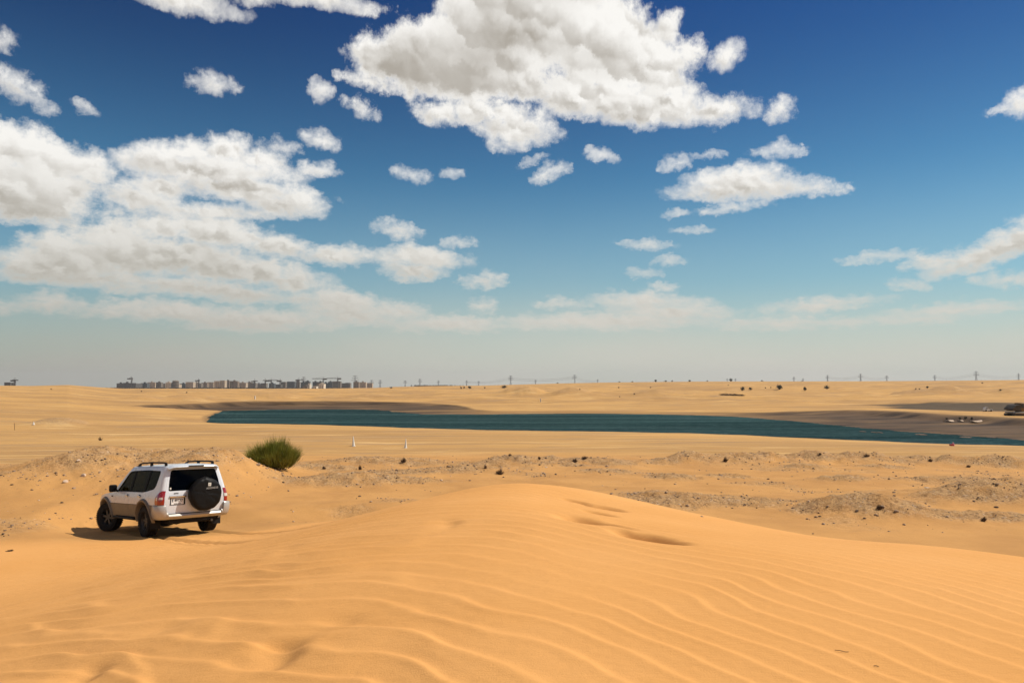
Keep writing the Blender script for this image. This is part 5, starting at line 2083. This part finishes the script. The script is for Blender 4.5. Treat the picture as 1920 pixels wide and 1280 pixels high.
def building(x0, x1, ytop, ybase, tone, seed, lab, dist=TOWN_R, round_=False):
    rr = random.Random(seed)
    s = dist / F
    cx = ((x0 + x1) / 2 - 960) * s
    w = (x1 - x0) * s
    h = (ybase - ytop) * s
    zb = EYE - dist * (ybase - HORIZON) / F - 1.5
    root = empty('apartment_block', (cx, dist, zb))
    h += 1.5
    d = max(14.0, w * .7)
    wl, wn = MB(), MB()
    blocks = []
    if round_:
        wl.lathe([(w / 2, 0), (w / 2, h * .9), (w * .42, h * .97), (w * .15, h)], 20, 'Z')
        for f in range(1, int(h / 3.3)):
            for a in range(12):
                t = math.pi + (a + .5) / 12 * math.pi
                wn.box(-.7, .7, -.15, .05, f * 3.3, f * 3.3 + 1.7, Matrix.Rotation(t + math.pi / 2, 3, 'Z'), (math.cos(t) * w / 2, math.sin(t) * w / 2, 0))
    else:
        nb = max(1, int(round(w / 13)))
        for i in range(nb):
            a0, a1 = -w / 2 + w * i / nb, -w / 2 + w * (i + 1) / nb
            hh = h * rr.uniform(.84, 1.0) if nb > 1 else h
            if nb > 1 and i == seed % nb:
                hh = h
            dep = -d / 2 - rr.uniform(0, 3.2)
            blocks.append((a0, a1, dep, hh))
            wl.box(a0 + .02, a1 - .02, dep, d / 2 - rr.uniform(0, 2), 0, hh)
            wl.box(a0 - .15, a1 + .15, dep - .3, dep + .3, hh - .9, hh + .35)            # parapet
            if rr.random() < .6:
                wl.box((a0 + a1) / 2 - 2, (a0 + a1) / 2 + 2, dep + 3, dep + 7, hh, hh + 2.8)  # stair head
            nf = int((hh - 2) / 3.2)
            for f in range(nf):
                z0 = 1.6 + f * 3.2
                nw = max(2, int((a1 - a0) / 3.2))
                for q in range(nw):
                    xx = a0 + (q + .5) * (a1 - a0) / nw
                    wn.box(xx - .75, xx + .75, dep - .06, dep + .4, z0, z0 + 1.7)
                if rr.random() < .55:
                    wl.box(a0 + .8, a0 + (a1 - a0) * .5, dep - 1.3, dep, z0 - .6, z0 + .35)     # balcony
    wl.build('wall', wall_mats[tone], root)
    o = wn.build('windows', win_mat, root)
    o['kind'] = 'stuff'
    tag(root, lab, 'building', 'apartment blocks of the town on the skyline')
    return root


def tx4(X):
    return 200 + X / 6.857


def tx5(X):
    return 460 + X / 6.857


def ty_(Y):
    return 690 + Y / 6.857


BL = [
    (tx4(185), tx4(430), ty_(190), 'dark', 'long low dark block, leftmost of the town'),
    (tx4(468), tx4(545), ty_(193), 'blue', 'dark blue-grey block, second of the town from the left'),
    (tx4(550), tx4(650), ty_(183), 'cream', 'pale block right of the dark blue-grey one'),
    (tx4(655), tx4(722), ty_(184), 'grey', 'grey block left of the round tower'),
    (tx4(726), tx4(778), ty_(198), 'brown', 'low brown block left of the round tower'),
    (tx4(782), tx4(848), ty_(184), 'white', 'white framed block touching the round tower'),
    (tx4(935), tx4(958), ty_(210), 'cream', 'narrow low pale block right of the round tower'),
    (tx4(962), tx4(1036), ty_(200), 'blue', 'low blue-grey block between pale ones'),
    (tx4(1040), tx4(1136), ty_(180), 'cream', 'pale stepped block in the left half of the town'),
    (tx4(1144), tx4(1190), ty_(188), 'cream', 'narrow pale block with a mast behind'),
    (tx4(1195), tx4(1236), ty_(196), 'grey', 'narrow grey block before the brown one'),
    (tx4(1240), tx4(1310), ty_(190), 'brown', 'dark brown block left of a wide pale one'),
    (tx4(1314), tx4(1400), ty_(182), 'cream', 'wide pale block left of the tallest ones'),
    (tx4(1410), tx4(1540), ty_(160), 'cream', 'tallest pale block of the town'),
    (tx4(1552), tx4(1600), ty_(164), 'brown', 'tall brown slab beside the tallest pale block'),
    (tx4(1602), tx4(1702), ty_(167), 'brown', 'tall wide brown block right of the tallest pale one'),
    (tx4(1716), tx4(1812), ty_(188), 'cream', 'pale block in the centre of the town'),
    (tx4(1816), tx4(1872), ty_(184), 'brown', 'brown block right of the central pale one'),
    (tx5(90), tx5(152), ty_(190), 'grey', 'grey block with a crane behind, centre of the town'),
    (tx5(160), tx5(282), ty_(194), 'grey', 'long grey block at the first pair of cranes'),
    (tx5(320), tx5(386), ty_(196), 'blue', 'small dark blue block below the wide crane jib'),
    (tx5(402), tx5(474), ty_(210), 'dark', 'low dark block in the right half of the town'),
    (tx5(477), tx5(536), ty_(178), 'grey', 'dark grey tower block in the right half of the town'),
    (tx5(551), tx5(648), ty_(174), 'blue', 'large dark blue block in scaffolding, left of the small white houses'),
    (tx5(651), tx5(706), ty_(177), 'grey', 'grey block joined to the large dark blue one'),
    (tx5(728), tx5(836), ty_(172), 'blue', 'dark blue block behind the small white houses'),
    (tx5(880), tx5(1008), ty_(178), 'dark', 'dark block behind the bright white house'),
    (tx5(1018), tx5(1130), ty_(177), 'blue', 'wide dark blue block right of the bright white house'),
    (tx5(1134), tx5(1236), ty_(171), 'grey', 'tall grey block under the right-hand crane'),
    (tx5(1240), tx5(1360), ty_(190), 'grey', 'low grey block at the end of the building site'),
    (tx5(1402), tx5(1470), ty_(178), 'brown', 'brown block just right of the tall pylon'),
    (tx5(1474), tx5(1560), ty_(182), 'cream', 'pale stepped block near the right end of the town'),
    (tx5(1572), tx5(1642), ty_(192), 'cream', 'pale low block, rightmost of the town'),
]
for i, (a, b, yt, tone, lab) in enumerate(BL):
    building(a, b, yt, 728.5, tone, 40 + i, lab, TOWN_R + (i * 37 % 5) * 22)
building(tx4(853), tx4(932), ty_(157), 728.5, 'brown', 90, 'round brown tower rising above its neighbours', TOWN_R, True)
building(14, 25, 717, 724, 'dark', 91, 'low dark building alone on the skyline at the far left', 1500)
WH = [(tx5(965), tx5(1027), ty_(203), 'white', 'bright white house standing in front of the town'),
      (tx5(888), tx5(930), ty_(232), 'white', 'small white house left of the bright white one'),
      (tx5(822), tx5(846), ty_(212), 'white', 'narrow pale house left of the small white one'),
      (tx5(762), tx5(815), ty_(232), 'brown', 'low brown house, leftmost of the group before the town'),
      (tx5(930), tx5(962), ty_(200), 'brown', 'narrow brown house touching the bright white one')]
for i, (a, b, yt, tone, lab) in enumerate(WH):
    building(a, b, yt, 728.3, tone, 140 + i, lab, 1500 + i * 12)['group'] = 'small houses in front of the town'


def lattice(mb, p0, p1, w0, w1, r_, bays):
    """square lattice mast from p0 to p1"""
    p0, p1 = Vector(p0), Vector(p1)
    d = (p1 - p0).normalized()
    a = d.cross(Vector((0, 1, 0)))
    a = a.normalized() if a.length > .1 else Vector((1, 0, 0))
    b = d.cross(a).normalized()
    cor = []
    for i in range(bays + 1):
        t = i / bays
        c = p0.lerp(p1, t)
        w = w0 + (w1 - w0) * t
        cor.append([c + a * sx * w / 2 + b * sy * w / 2 for sx, sy in ((-1, -1), (1, -1), (1, 1), (-1, 1))])
    for j in range(4):
        mb.tube([cor[0][j], cor[-1][j]], r_, 4, False)
    for i in range(bays):
        for j in range(4):
            q = (j + 1) % 4
            mb.tube([cor[i][j], cor[i + 1][q]], r_ * .7, 3, False)
            mb.tube([cor[i + 1][j], cor[i + 1][q]], r_ * .7, 3, False)


def tower_crane(px, ytop, jx0, jx1, lab, dist=1850.0, tilt=0.0):
    s = dist / F
    zb = EYE - dist * (729 - HORIZON) / F
    h = (729 - ytop) * s
    root = empty('tower_crane', ((px - 960) * s, dist, zb))
    m1, m2 = MB(), MB()
    lattice(m1, (0, 0, 0), (tilt, 0, h), 2.2, 2.2, .28, 12)
    lattice(m2, ((jx0 - px) * s, 0, h - 1), ((jx1 - px) * s, 0, h - 1 + tilt * .0), 1.4, 1.4, .22, 12)
    m2.tube([(tilt, 0, h), (0, 0, h + 4)], .25, 4)
    m2.tube([(0, 0, h + 4), ((jx0 - px) * s * .7, 0, h)], .12, 3)
    m2.tube([(0, 0, h + 4), ((jx1 - px) * s * .7, 0, h)], .12, 3)
    m1.build('mast', crane_mat, root)
    m2.build('jib', crane_mat, root)
    sh_ = 1 if abs(jx1 - px) < abs(jx0 - px) else -1
    MB().box(min(0, sh_ * 8), max(0, sh_ * 8), -1, 1, h - 3.5, h - .8).build('counterweight', crane_mat, root)
    tag(root, lab, 'crane', 'tower cranes over the town')


tower_crane(tx5(125), ty_(160), tx5(105), tx5(162), 'small crane over the middle of the town')
tower_crane(tx5(262), ty_(153), tx5(228), tx5(285), 'crane with a short jib, left one of a close pair')
tower_crane(tx5(337), ty_(150), tx5(288), tx5(430), 'crane with a long thin jib, right one of a close pair')
tower_crane(tx5(452), ty_(156), tx5(436), tx5(475), 'small faint crane over the low dark block')
tower_crane(tx5(692), ty_(145), tx5(655), tx5(745), 'crane over the joined dark blue and grey blocks')
tower_crane(tx5(1005), ty_(130), tx5(860), tx5(1048), 'large crane with a long jib to the left, over the bright white house')
tower_crane(tx5(1190), ty_(126), tx5(1045), tx5(1235), 'large crane with a long jib, rightmost of the town')
tower_crane(tx4(316), ty_(125), tx4(300), tx4(332), 'thin crane over the leftmost block', 1850, 3.0)
tower_crane(tx4(1188), ty_(150), tx4(1176), tx4(1202), 'thin mast crane over the narrow pale block')
tower_crane(29, 711.5, 24, 35, 'crane beside the lone building at the far left', 1500)

# dark strip of low scrub and walls at the foot of the town
rr = random.Random(11)
mb = MB()
for i in range(360):
    px = rr.uniform(150, 640) if i < 300 else rr.uniform(770, 870)
    d = 1780.0
    s = d / F
    zb = EYE - d * ((727.6 if px < 700 else 722.9) - HORIZON) / F
    w, h = rr.uniform(2, 9), rr.uniform(.8, 2.2)
    n_ = 6
    vs = [((px - 960) * s + w * math.cos(t) * .5, d + rr.uniform(-3, 3), zb - 1 + (h + 1) * max(0, math.sin(t)) * rr.uniform(.8, 1)) for t in [math.pi * q / n_ for q in range(n_ + 1)]]
    vs2 = [(v[0], v[1] + 6, v[2] - .2) for v in vs]
    mb.add(vs + vs2, [(q, q + 1, q + 8, q + 7) for q in range(n_)] + [tuple(range(n_ + 1))])
o = mb.build('scrub_belt', bush_dark)
tag(o, kind='stuff')

# ================================================================== pylons and their wires
pylon_mat = material('pylon_steel', (0.16, 0.155, 0.15), 0.6, 0.4, 0.1, .5, 0.4)


def pylon(px, ytop, ybase, dist, lab, arm=.16):
    s = dist / F
    zb = EYE - dist * (ybase - HORIZON) / F - 3
    h = (ybase - ytop) * s + 3
    root = empty('power_pylon', ((px - 960) * s, dist, zb), random.uniform(-.3, .3))
    k_ = dist / 4000
    m1, m2 = MB(), MB()
    lattice(m1, (0, 0, 0), (0, 0, h * .55), h * .17, h * .06, .50 * k_, 6)
    lattice(m1, (0, 0, h * .55), (0, 0, h), h * .06, h * .02, .45 * k_, 6)
    for f, wd in ((.62, 1.0), (.78, .85), (.93, .62)):
        a = arm * h * wd
        m2.tube([(-a, 0, h * f), (a, 0, h * f)], .62 * k_, 4)
        m2.tube([(-a, 0, h * f), (0, 0, h * (f + .055))], .45 * k_, 4)
        m2.tube([(a, 0, h * f), (0, 0, h * (f + .055))], .45 * k_, 4)
    m1.build('lattice_mast', pylon_mat, root)
    m2.build('crossarms', pylon_mat, root)
    tag(root, lab, 'pylon', 'power pylons along the skyline')
    return root, [Vector(((px - 960) * s + sx * arm * h, dist, zb + h * f)) for sx in (-1, 1) for f in (.62, .78)]


PY = [
    (570, 706, 725, 3300, 'pylon rising behind the dark blocks of the town'),
    (666, 703.5, 727, 2800, 'tall pylon beside the end of the building site'),
    (697, 712, 726, 3600, 'pylon behind the last pale blocks of the town'),
    (713, 712, 726, 3900, 'pylon just right of the town'),
    (760, 713, 724, 4200, 'faint pylon, second one right of the town'),
    (787.5, 710, 724, 4100, 'faint pylon above the long dark streak of scrub'),
    (822, 713, 723, 4300, 'faint pylon left of the three dark bushes'),
    (875, 713, 722.5, 4100, 'faint pylon directly above the three dark bushes'),
    (897.5, 714, 722, 4300, 'faint pylon right of the three dark bushes'),
    (957.5, 704, 722, 3400, 'clear pylon right of the largest dark bush'),
    (1004, 712, 720, 4200, 'small pylon between two clear ones'),
    (1077.5, 702.5, 718.5, 3400, 'clear pylon a little right of the middle'),
    (1120.5, 711, 718, 4300, 'small pylon right of the middle'),
    (1363, 709.5, 716, 4200, 'small pylon left of the skyline tree with a trunk'),
    (1378.5, 709.5, 716, 4200, 'small pylon right of the skyline tree with a trunk'),
    (1488, 706.5, 716, 4000, 'pylon above the dark bushes, left one of two'),
    (1505, 709, 716, 4200, 'pylon above the dark bushes, right one of two'),
    (1551, 703, 716, 3700, 'wide-armed pylon above the spreading dark bush'),
    (1613, 700.5, 716, 3400, 'tall pylon in the right part, third from the right edge group'),
    (1662, 704, 716, 3800, 'smaller pylon right of a tall one'),
    (1752, 703, 715.5, 3800, 'smaller pylon left of the tallest one'),
    (1829.5, 695.5, 715, 3000, 'tallest pylon, near the right edge'),
    (1909, 699.5, 715, 3300, 'pylon at the right edge'),
]
tops = {}
for (px, yt, yb, dist, lab) in PY:
    tops[px] = pylon(px, yt, yb, dist, lab, 0.30)[1]


def wires(a, b, lab):
    mb = MB()
    for p, q in zip(tops[a], tops[b]):
        pts = [p.lerp(q, t / 10) - Vector((0, 0, 9 * 4 * (t / 10) * (1 - t / 10))) for t in range(11)]
        mb.tube(pts, .26, 3, False)
    o = mb.build('power_line', pylon_mat)
    tag(o, lab, 'power line', 'wires between the pylons', 'stuff')


for a, b, lab in ((957.5, 1077.5, 'wires between the two clear pylons in the middle'), (1551, 1613, 'wires left of the tall pylon in the right part'),
                  (1613, 1662, 'wires right of the tall pylon in the right part'), (1752, 1829.5, 'wires left of the tallest pylon'),
                  (1829.5, 1909, 'wires between the tallest pylon and the right edge'), (875, 957.5, 'wires left of the clear pylon beside the largest bush'),
                  (1077.5, 1120.5, 'wires right of the clear pylon near the middle')):
    wires(a, b, lab)

# ================================================================== works at the right end of the lake
mach_dark = material('machine_dark', (0.028, 0.026, 0.024), 0.6, 0.2, 0.2, 2.0, 0.4, dust=0.15)
mach_tan = material('machine_tan', (0.16, 0.085, 0.025), 0.6, 0.1, 0.2, 2.0, 0.4, dust=0.15)
mach_grey = material('machine_grey', (0.30, 0.29, 0.27), 0.5, 0.2, 0.15, 2.0, 0.4, dust=0.2)
g = ground_hit(1903, 779)
s = g.y / F


def u(v):
    return v * s


exc = empty('excavator', (g.x, g.y, g.z))
for sd in (0, 1):
    tb = MB()
    pr = [(-u(12), u(1.8)), (-u(10), 0), (u(16), 0), (u(18), u(1.8)), (u(16), u(4.2)), (-u(10), u(4.2))]
    y0 = -1.5 + sd * 2.2
    tb.v = [(x, y0, z) for x, z in pr] + [(x, y0 + .7, z) for x, z in pr]
    tb.f = [tuple(range(6)), tuple(range(6, 12))[::-1]] + [(i, (i + 1) % 6, 6 + (i + 1) % 6, 6 + i) for i in range(6)]
    tb.build('track', mach_dark, exc)
MB().bevel_box(-u(10), u(20), -1.5, 1.4, u(4.6), u(7.0), .1).build('turntable', mach_grey, exc)
hb = MB()
pr = [(-u(13), u(12)), (-u(11), u(14.5)), (-u(5), u(20)), (u(3), u(21)), (u(3), u(9)), (-u(6), u(9))]
hb.v = [(x, -1.3, z) for x, z in pr] + [(x, 1.2, z) for x, z in pr]
hb.f = [tuple(range(6)), tuple(range(6, 12))[::-1]] + [(i, (i + 1) % 6, 6 + (i + 1) % 6, 6 + i) for i in range(6)]
hb.build('body', mach_dark, exc)
cbn = MB().bevel_box(u(3.2), u(10), -1.2, .6, u(7.1), u(24), .12).build('cab', mach_tan, exc)
MB().bevel_box(u(4.2), u(8.5), -1.26, -1.21, u(15), u(22), .02).build('cab_window', win_mat, cbn)
bm_ = MB()
bm_.tube([(u(10), -.3, u(8)), (u(20), -.3, u(20)), (u(34), -.3, u(12))], [u(2.2), u(2.0), u(1.4)], 8)
bm_.tube([(u(34), -.3, u(12)), (u(36), -.3, u(4))], [u(1.3), u(1.0)], 8)
bm_.build('boom', mach_dark, exc)
bk_ = MB()
bk_.bevel_box(u(33), u(40), -1.0, .4, u(1), u(5.5), .15)
bk_.build('bucket', mach_dark, exc)
tag(exc, 'dark tracked excavator with a brown cab at the right edge, beyond the lake', 'excavator')

g = ground_hit(1851, 771)
s = g.y / F
pk = empty('pickup_truck', (g.x, g.y, g.z), R(4))
bd = MB()
pr = [(-u(6.5), u(1.2)), (-u(6.7), u(4.4)), (-u(5.2), u(7.2)), (-u(1.0), u(7.4)), (u(.8), u(4.4)), (u(8.4), u(4.0)), (u(8.8), u(1.4))]
n = len(pr)
hw_ = u(3)
bd.v = [(x, -hw_, z) for x, z in pr] + [(x, hw_, z) for x, z in pr]
bd.f = [tuple(range(n)), tuple(range(n, 2 * n))[::-1]] + [(i, (i + 1) % n, n + (i + 1) % n, n + i) for i in range(n)]
bd.build('body', material('pickup_white', (0.80, 0.80, 0.78), 0.35, 0, 0.03, 2.0), pk)
MB().box(-u(5.0), -u(.9), -hw_ - .02, -hw_ + .02, u(4.8), u(6.6)).build('side_window', win_mat, pk)
for wxx in (-4.4, 5.6):
    for sd in (-1, 1):
        MB().lathe([(u(1.6), -.12), (u(1.6), .12)], 14, 'Y', (u(wxx), sd * hw_ * .92, u(1.5))).build('wheel', rubber, pk)
tag(pk, 'small white pickup on the grey gravel beyond the lake', 'pickup')

# slabs and junk on the muddy shore
SL = [(1779, 790.5, 13, 3.0, 'leftmost pale slab on the muddy far shore'), (1801, 790.0, 6, 2.0, 'small pale slab in the middle of the muddy far shore'),
      (1830, 791.5, 19, 3.5, 'long pale slab like an upturned hull, rightmost on the muddy far shore')]
for i, (px, py, w, h, lab) in enumerate(SL):
    g = ground_hit(px, py)
    s = g.y / F
    mb = MB()
    n_ = 8
    for q in range(n_ + 1):
        t = q / n_
        x = (t - .5) * w * s
        lift = (abs(t - .5) * 2) ** 3 * h * s * .5
        for (yy, zz) in ((-.9, .10), (-.6, .10 + h * s * .45), (.6, .10 + h * s * .45), (.9, .10), (0.0, -.05)):
            mb.v.append((x, yy * (1 - (abs(t - .5) * 2) ** 4 * .6), zz + lift))
    for q in range(n_):
        for j in range(5):
            mb.f.append((q * 5 + j, q * 5 + (j + 1) % 5, q * 5 + 5 + (j + 1) % 5, q * 5 + 5 + j))
    mb.f += [tuple(range(5)), tuple(range(n_ * 5, n_ * 5 + 5))]
    o = mb.build('concrete_debris', stone_pale)
    o.location = g
    o.rotation_euler = (0, 0, random.uniform(-.2, .2))
    tag(o, lab, 'debris', 'pale slabs on the muddy shore')
for i, (px, py, w, h, lab) in enumerate([(1775, 786, 9, 4, 'dark bush behind the leftmost pale slab'), (1800, 786, 7, 5, 'dark bush behind the small pale slab'),
                                         (1810, 785.5, 7, 6, 'taller dark bush in the middle of the muddy far shore'), (1822, 787, 7, 6, 'dark bush at the left end of the long pale slab')]):
    g = ground_hit(px, py)
    s = g.y / F
    o = blob_bush('shore_bush', g, w * s, h * s, 700 + i, leaves=160)
    tag(o, lab, 'bush', 'dark bushes on the muddy shore')
# long dark line of brush on the far sand, and rocks in the shallows
for i, (x0, x1, y0, y1, nn, lab) in enumerate([(1353, 1391, 740.5, 742, 9, 'long dark strip of dead brush on the far sand, below the pair of bushes')]):
    root = None
    for q in range(nn):
        t = q / (nn - 1)
        g = ground_hit(x0 + (x1 - x0) * t, y0 + (y1 - y0) * t)
        s = g.y / F
        if root is None:
            root = empty('brush_line', g)
            tag(root, lab, 'brush')
            lf = MB()
            base = Vector(g)
        rr = random.Random(q)
        for j in range(90):
            p = (g - base) + Vector((rr.gauss(0, 2.2) * s, rr.gauss(0, 1.2) * s, abs(rr.gauss(0, 1.3)) * s))
            d = Vector((rr.gauss(0, 1), rr.gauss(0, 1), rr.gauss(0, 1))).normalized()
            n1 = d.cross(Vector((0, 0, 1))).normalized()
            n2 = n1.cross(d)
            z_ = .35 * s * 2
            lf.add([p - n1 * z_, p + n2 * z_, p + n1 * z_, p - n2 * z_], [(0, 1, 2, 3)])
    lf.build('brush', dry_twig, root)
for i, (px, py, w, h, lab) in enumerate([(1617, 809, 10, 2, 'leftmost dark rock awash off the far shore at the right'), (1638, 810.5, 6, 1.8, 'second dark rock awash off the far shore at the right'),
                                         (1650, 811, 5, 1.5, 'third dark rock awash, small, off the far shore at the right'), (1726, 814.5, 20, 2.4, 'long dark rock awash in the middle of the narrow water'),
                                         (1810, 819.5, 22, 2.2, 'long dark rock awash near the far right shore'), (1860, 820, 14, 2.0, 'dark rock at the water edge near the far right shore')]):
    x, y = on_plane(px, py, WATER_Z)
    s = y / F
    vs, fs = rock_mesh(820 + i, 2, .8)
    o = obj('shore_rock', mesh_from('shore_rock', vs, fs, stone_dark, 30), None, (x, y, WATER_Z + .02))
    o.scale = (w * s * .5, 1.0 + w * s * .1, max(.12, h * s * .7))
    tag(o, lab, 'rock', 'dark rocks awash in the lake')
# red buoy drawn up at the near shore
g = ground_hit(1786, 835.5)
s = g.y / F
red_pl = material('red_plastic', (0.42, 0.015, 0.015), 0.5, 0, 0.1, 3.0)
pink_pl = material('faded_red_plastic', (0.55, 0.16, 0.18), 0.5, 0, 0.1, 3.0)
by = empty('buoy', g)
MB().bevel_box(-u(4.5), u(1.5), -.2, .2, 0, u(3.2), .05).build('base', red_pl, by)
MB().lathe([(u(3.0), 0), (u(2.2), u(2.5)), (u(1.0), u(6.0)), (u(.3), u(6.8))], 16, 'Z', (u(1.2), 0, 0)).build('cone', pink_pl, by, 40)
tag(by, 'red and faded pink marker buoy at the near water edge, far right', 'buoy')

# ================================================================== dusty air
HAZE = True
if HAZE:
    hm = bpy.data.materials.new('dusty_air')
    hm.use_nodes = True
    k = NT(hm.node_tree)
    k.n.clear()
    out = k.new('ShaderNodeOutputMaterial')
    pv = k.new('ShaderNodeVolumePrincipled')
    pv.inputs['Color'].default_value = (0.86, 0.88, 0.90, 1)
    pv.inputs['Density'].default_value = 0.00010
    pv.inputs['Anisotropy'].default_value = 0.2
    k.l.new(pv.outputs[0], out.inputs['Volume'])
    e = 5900
    hz_ = MB().box(-e, e, -e, e, float(GZ.min()) - 1.0, max(float(GZ.max()) + 2, 95.0)).build('haze', hm)
    tag(hz_, kind='stuff')
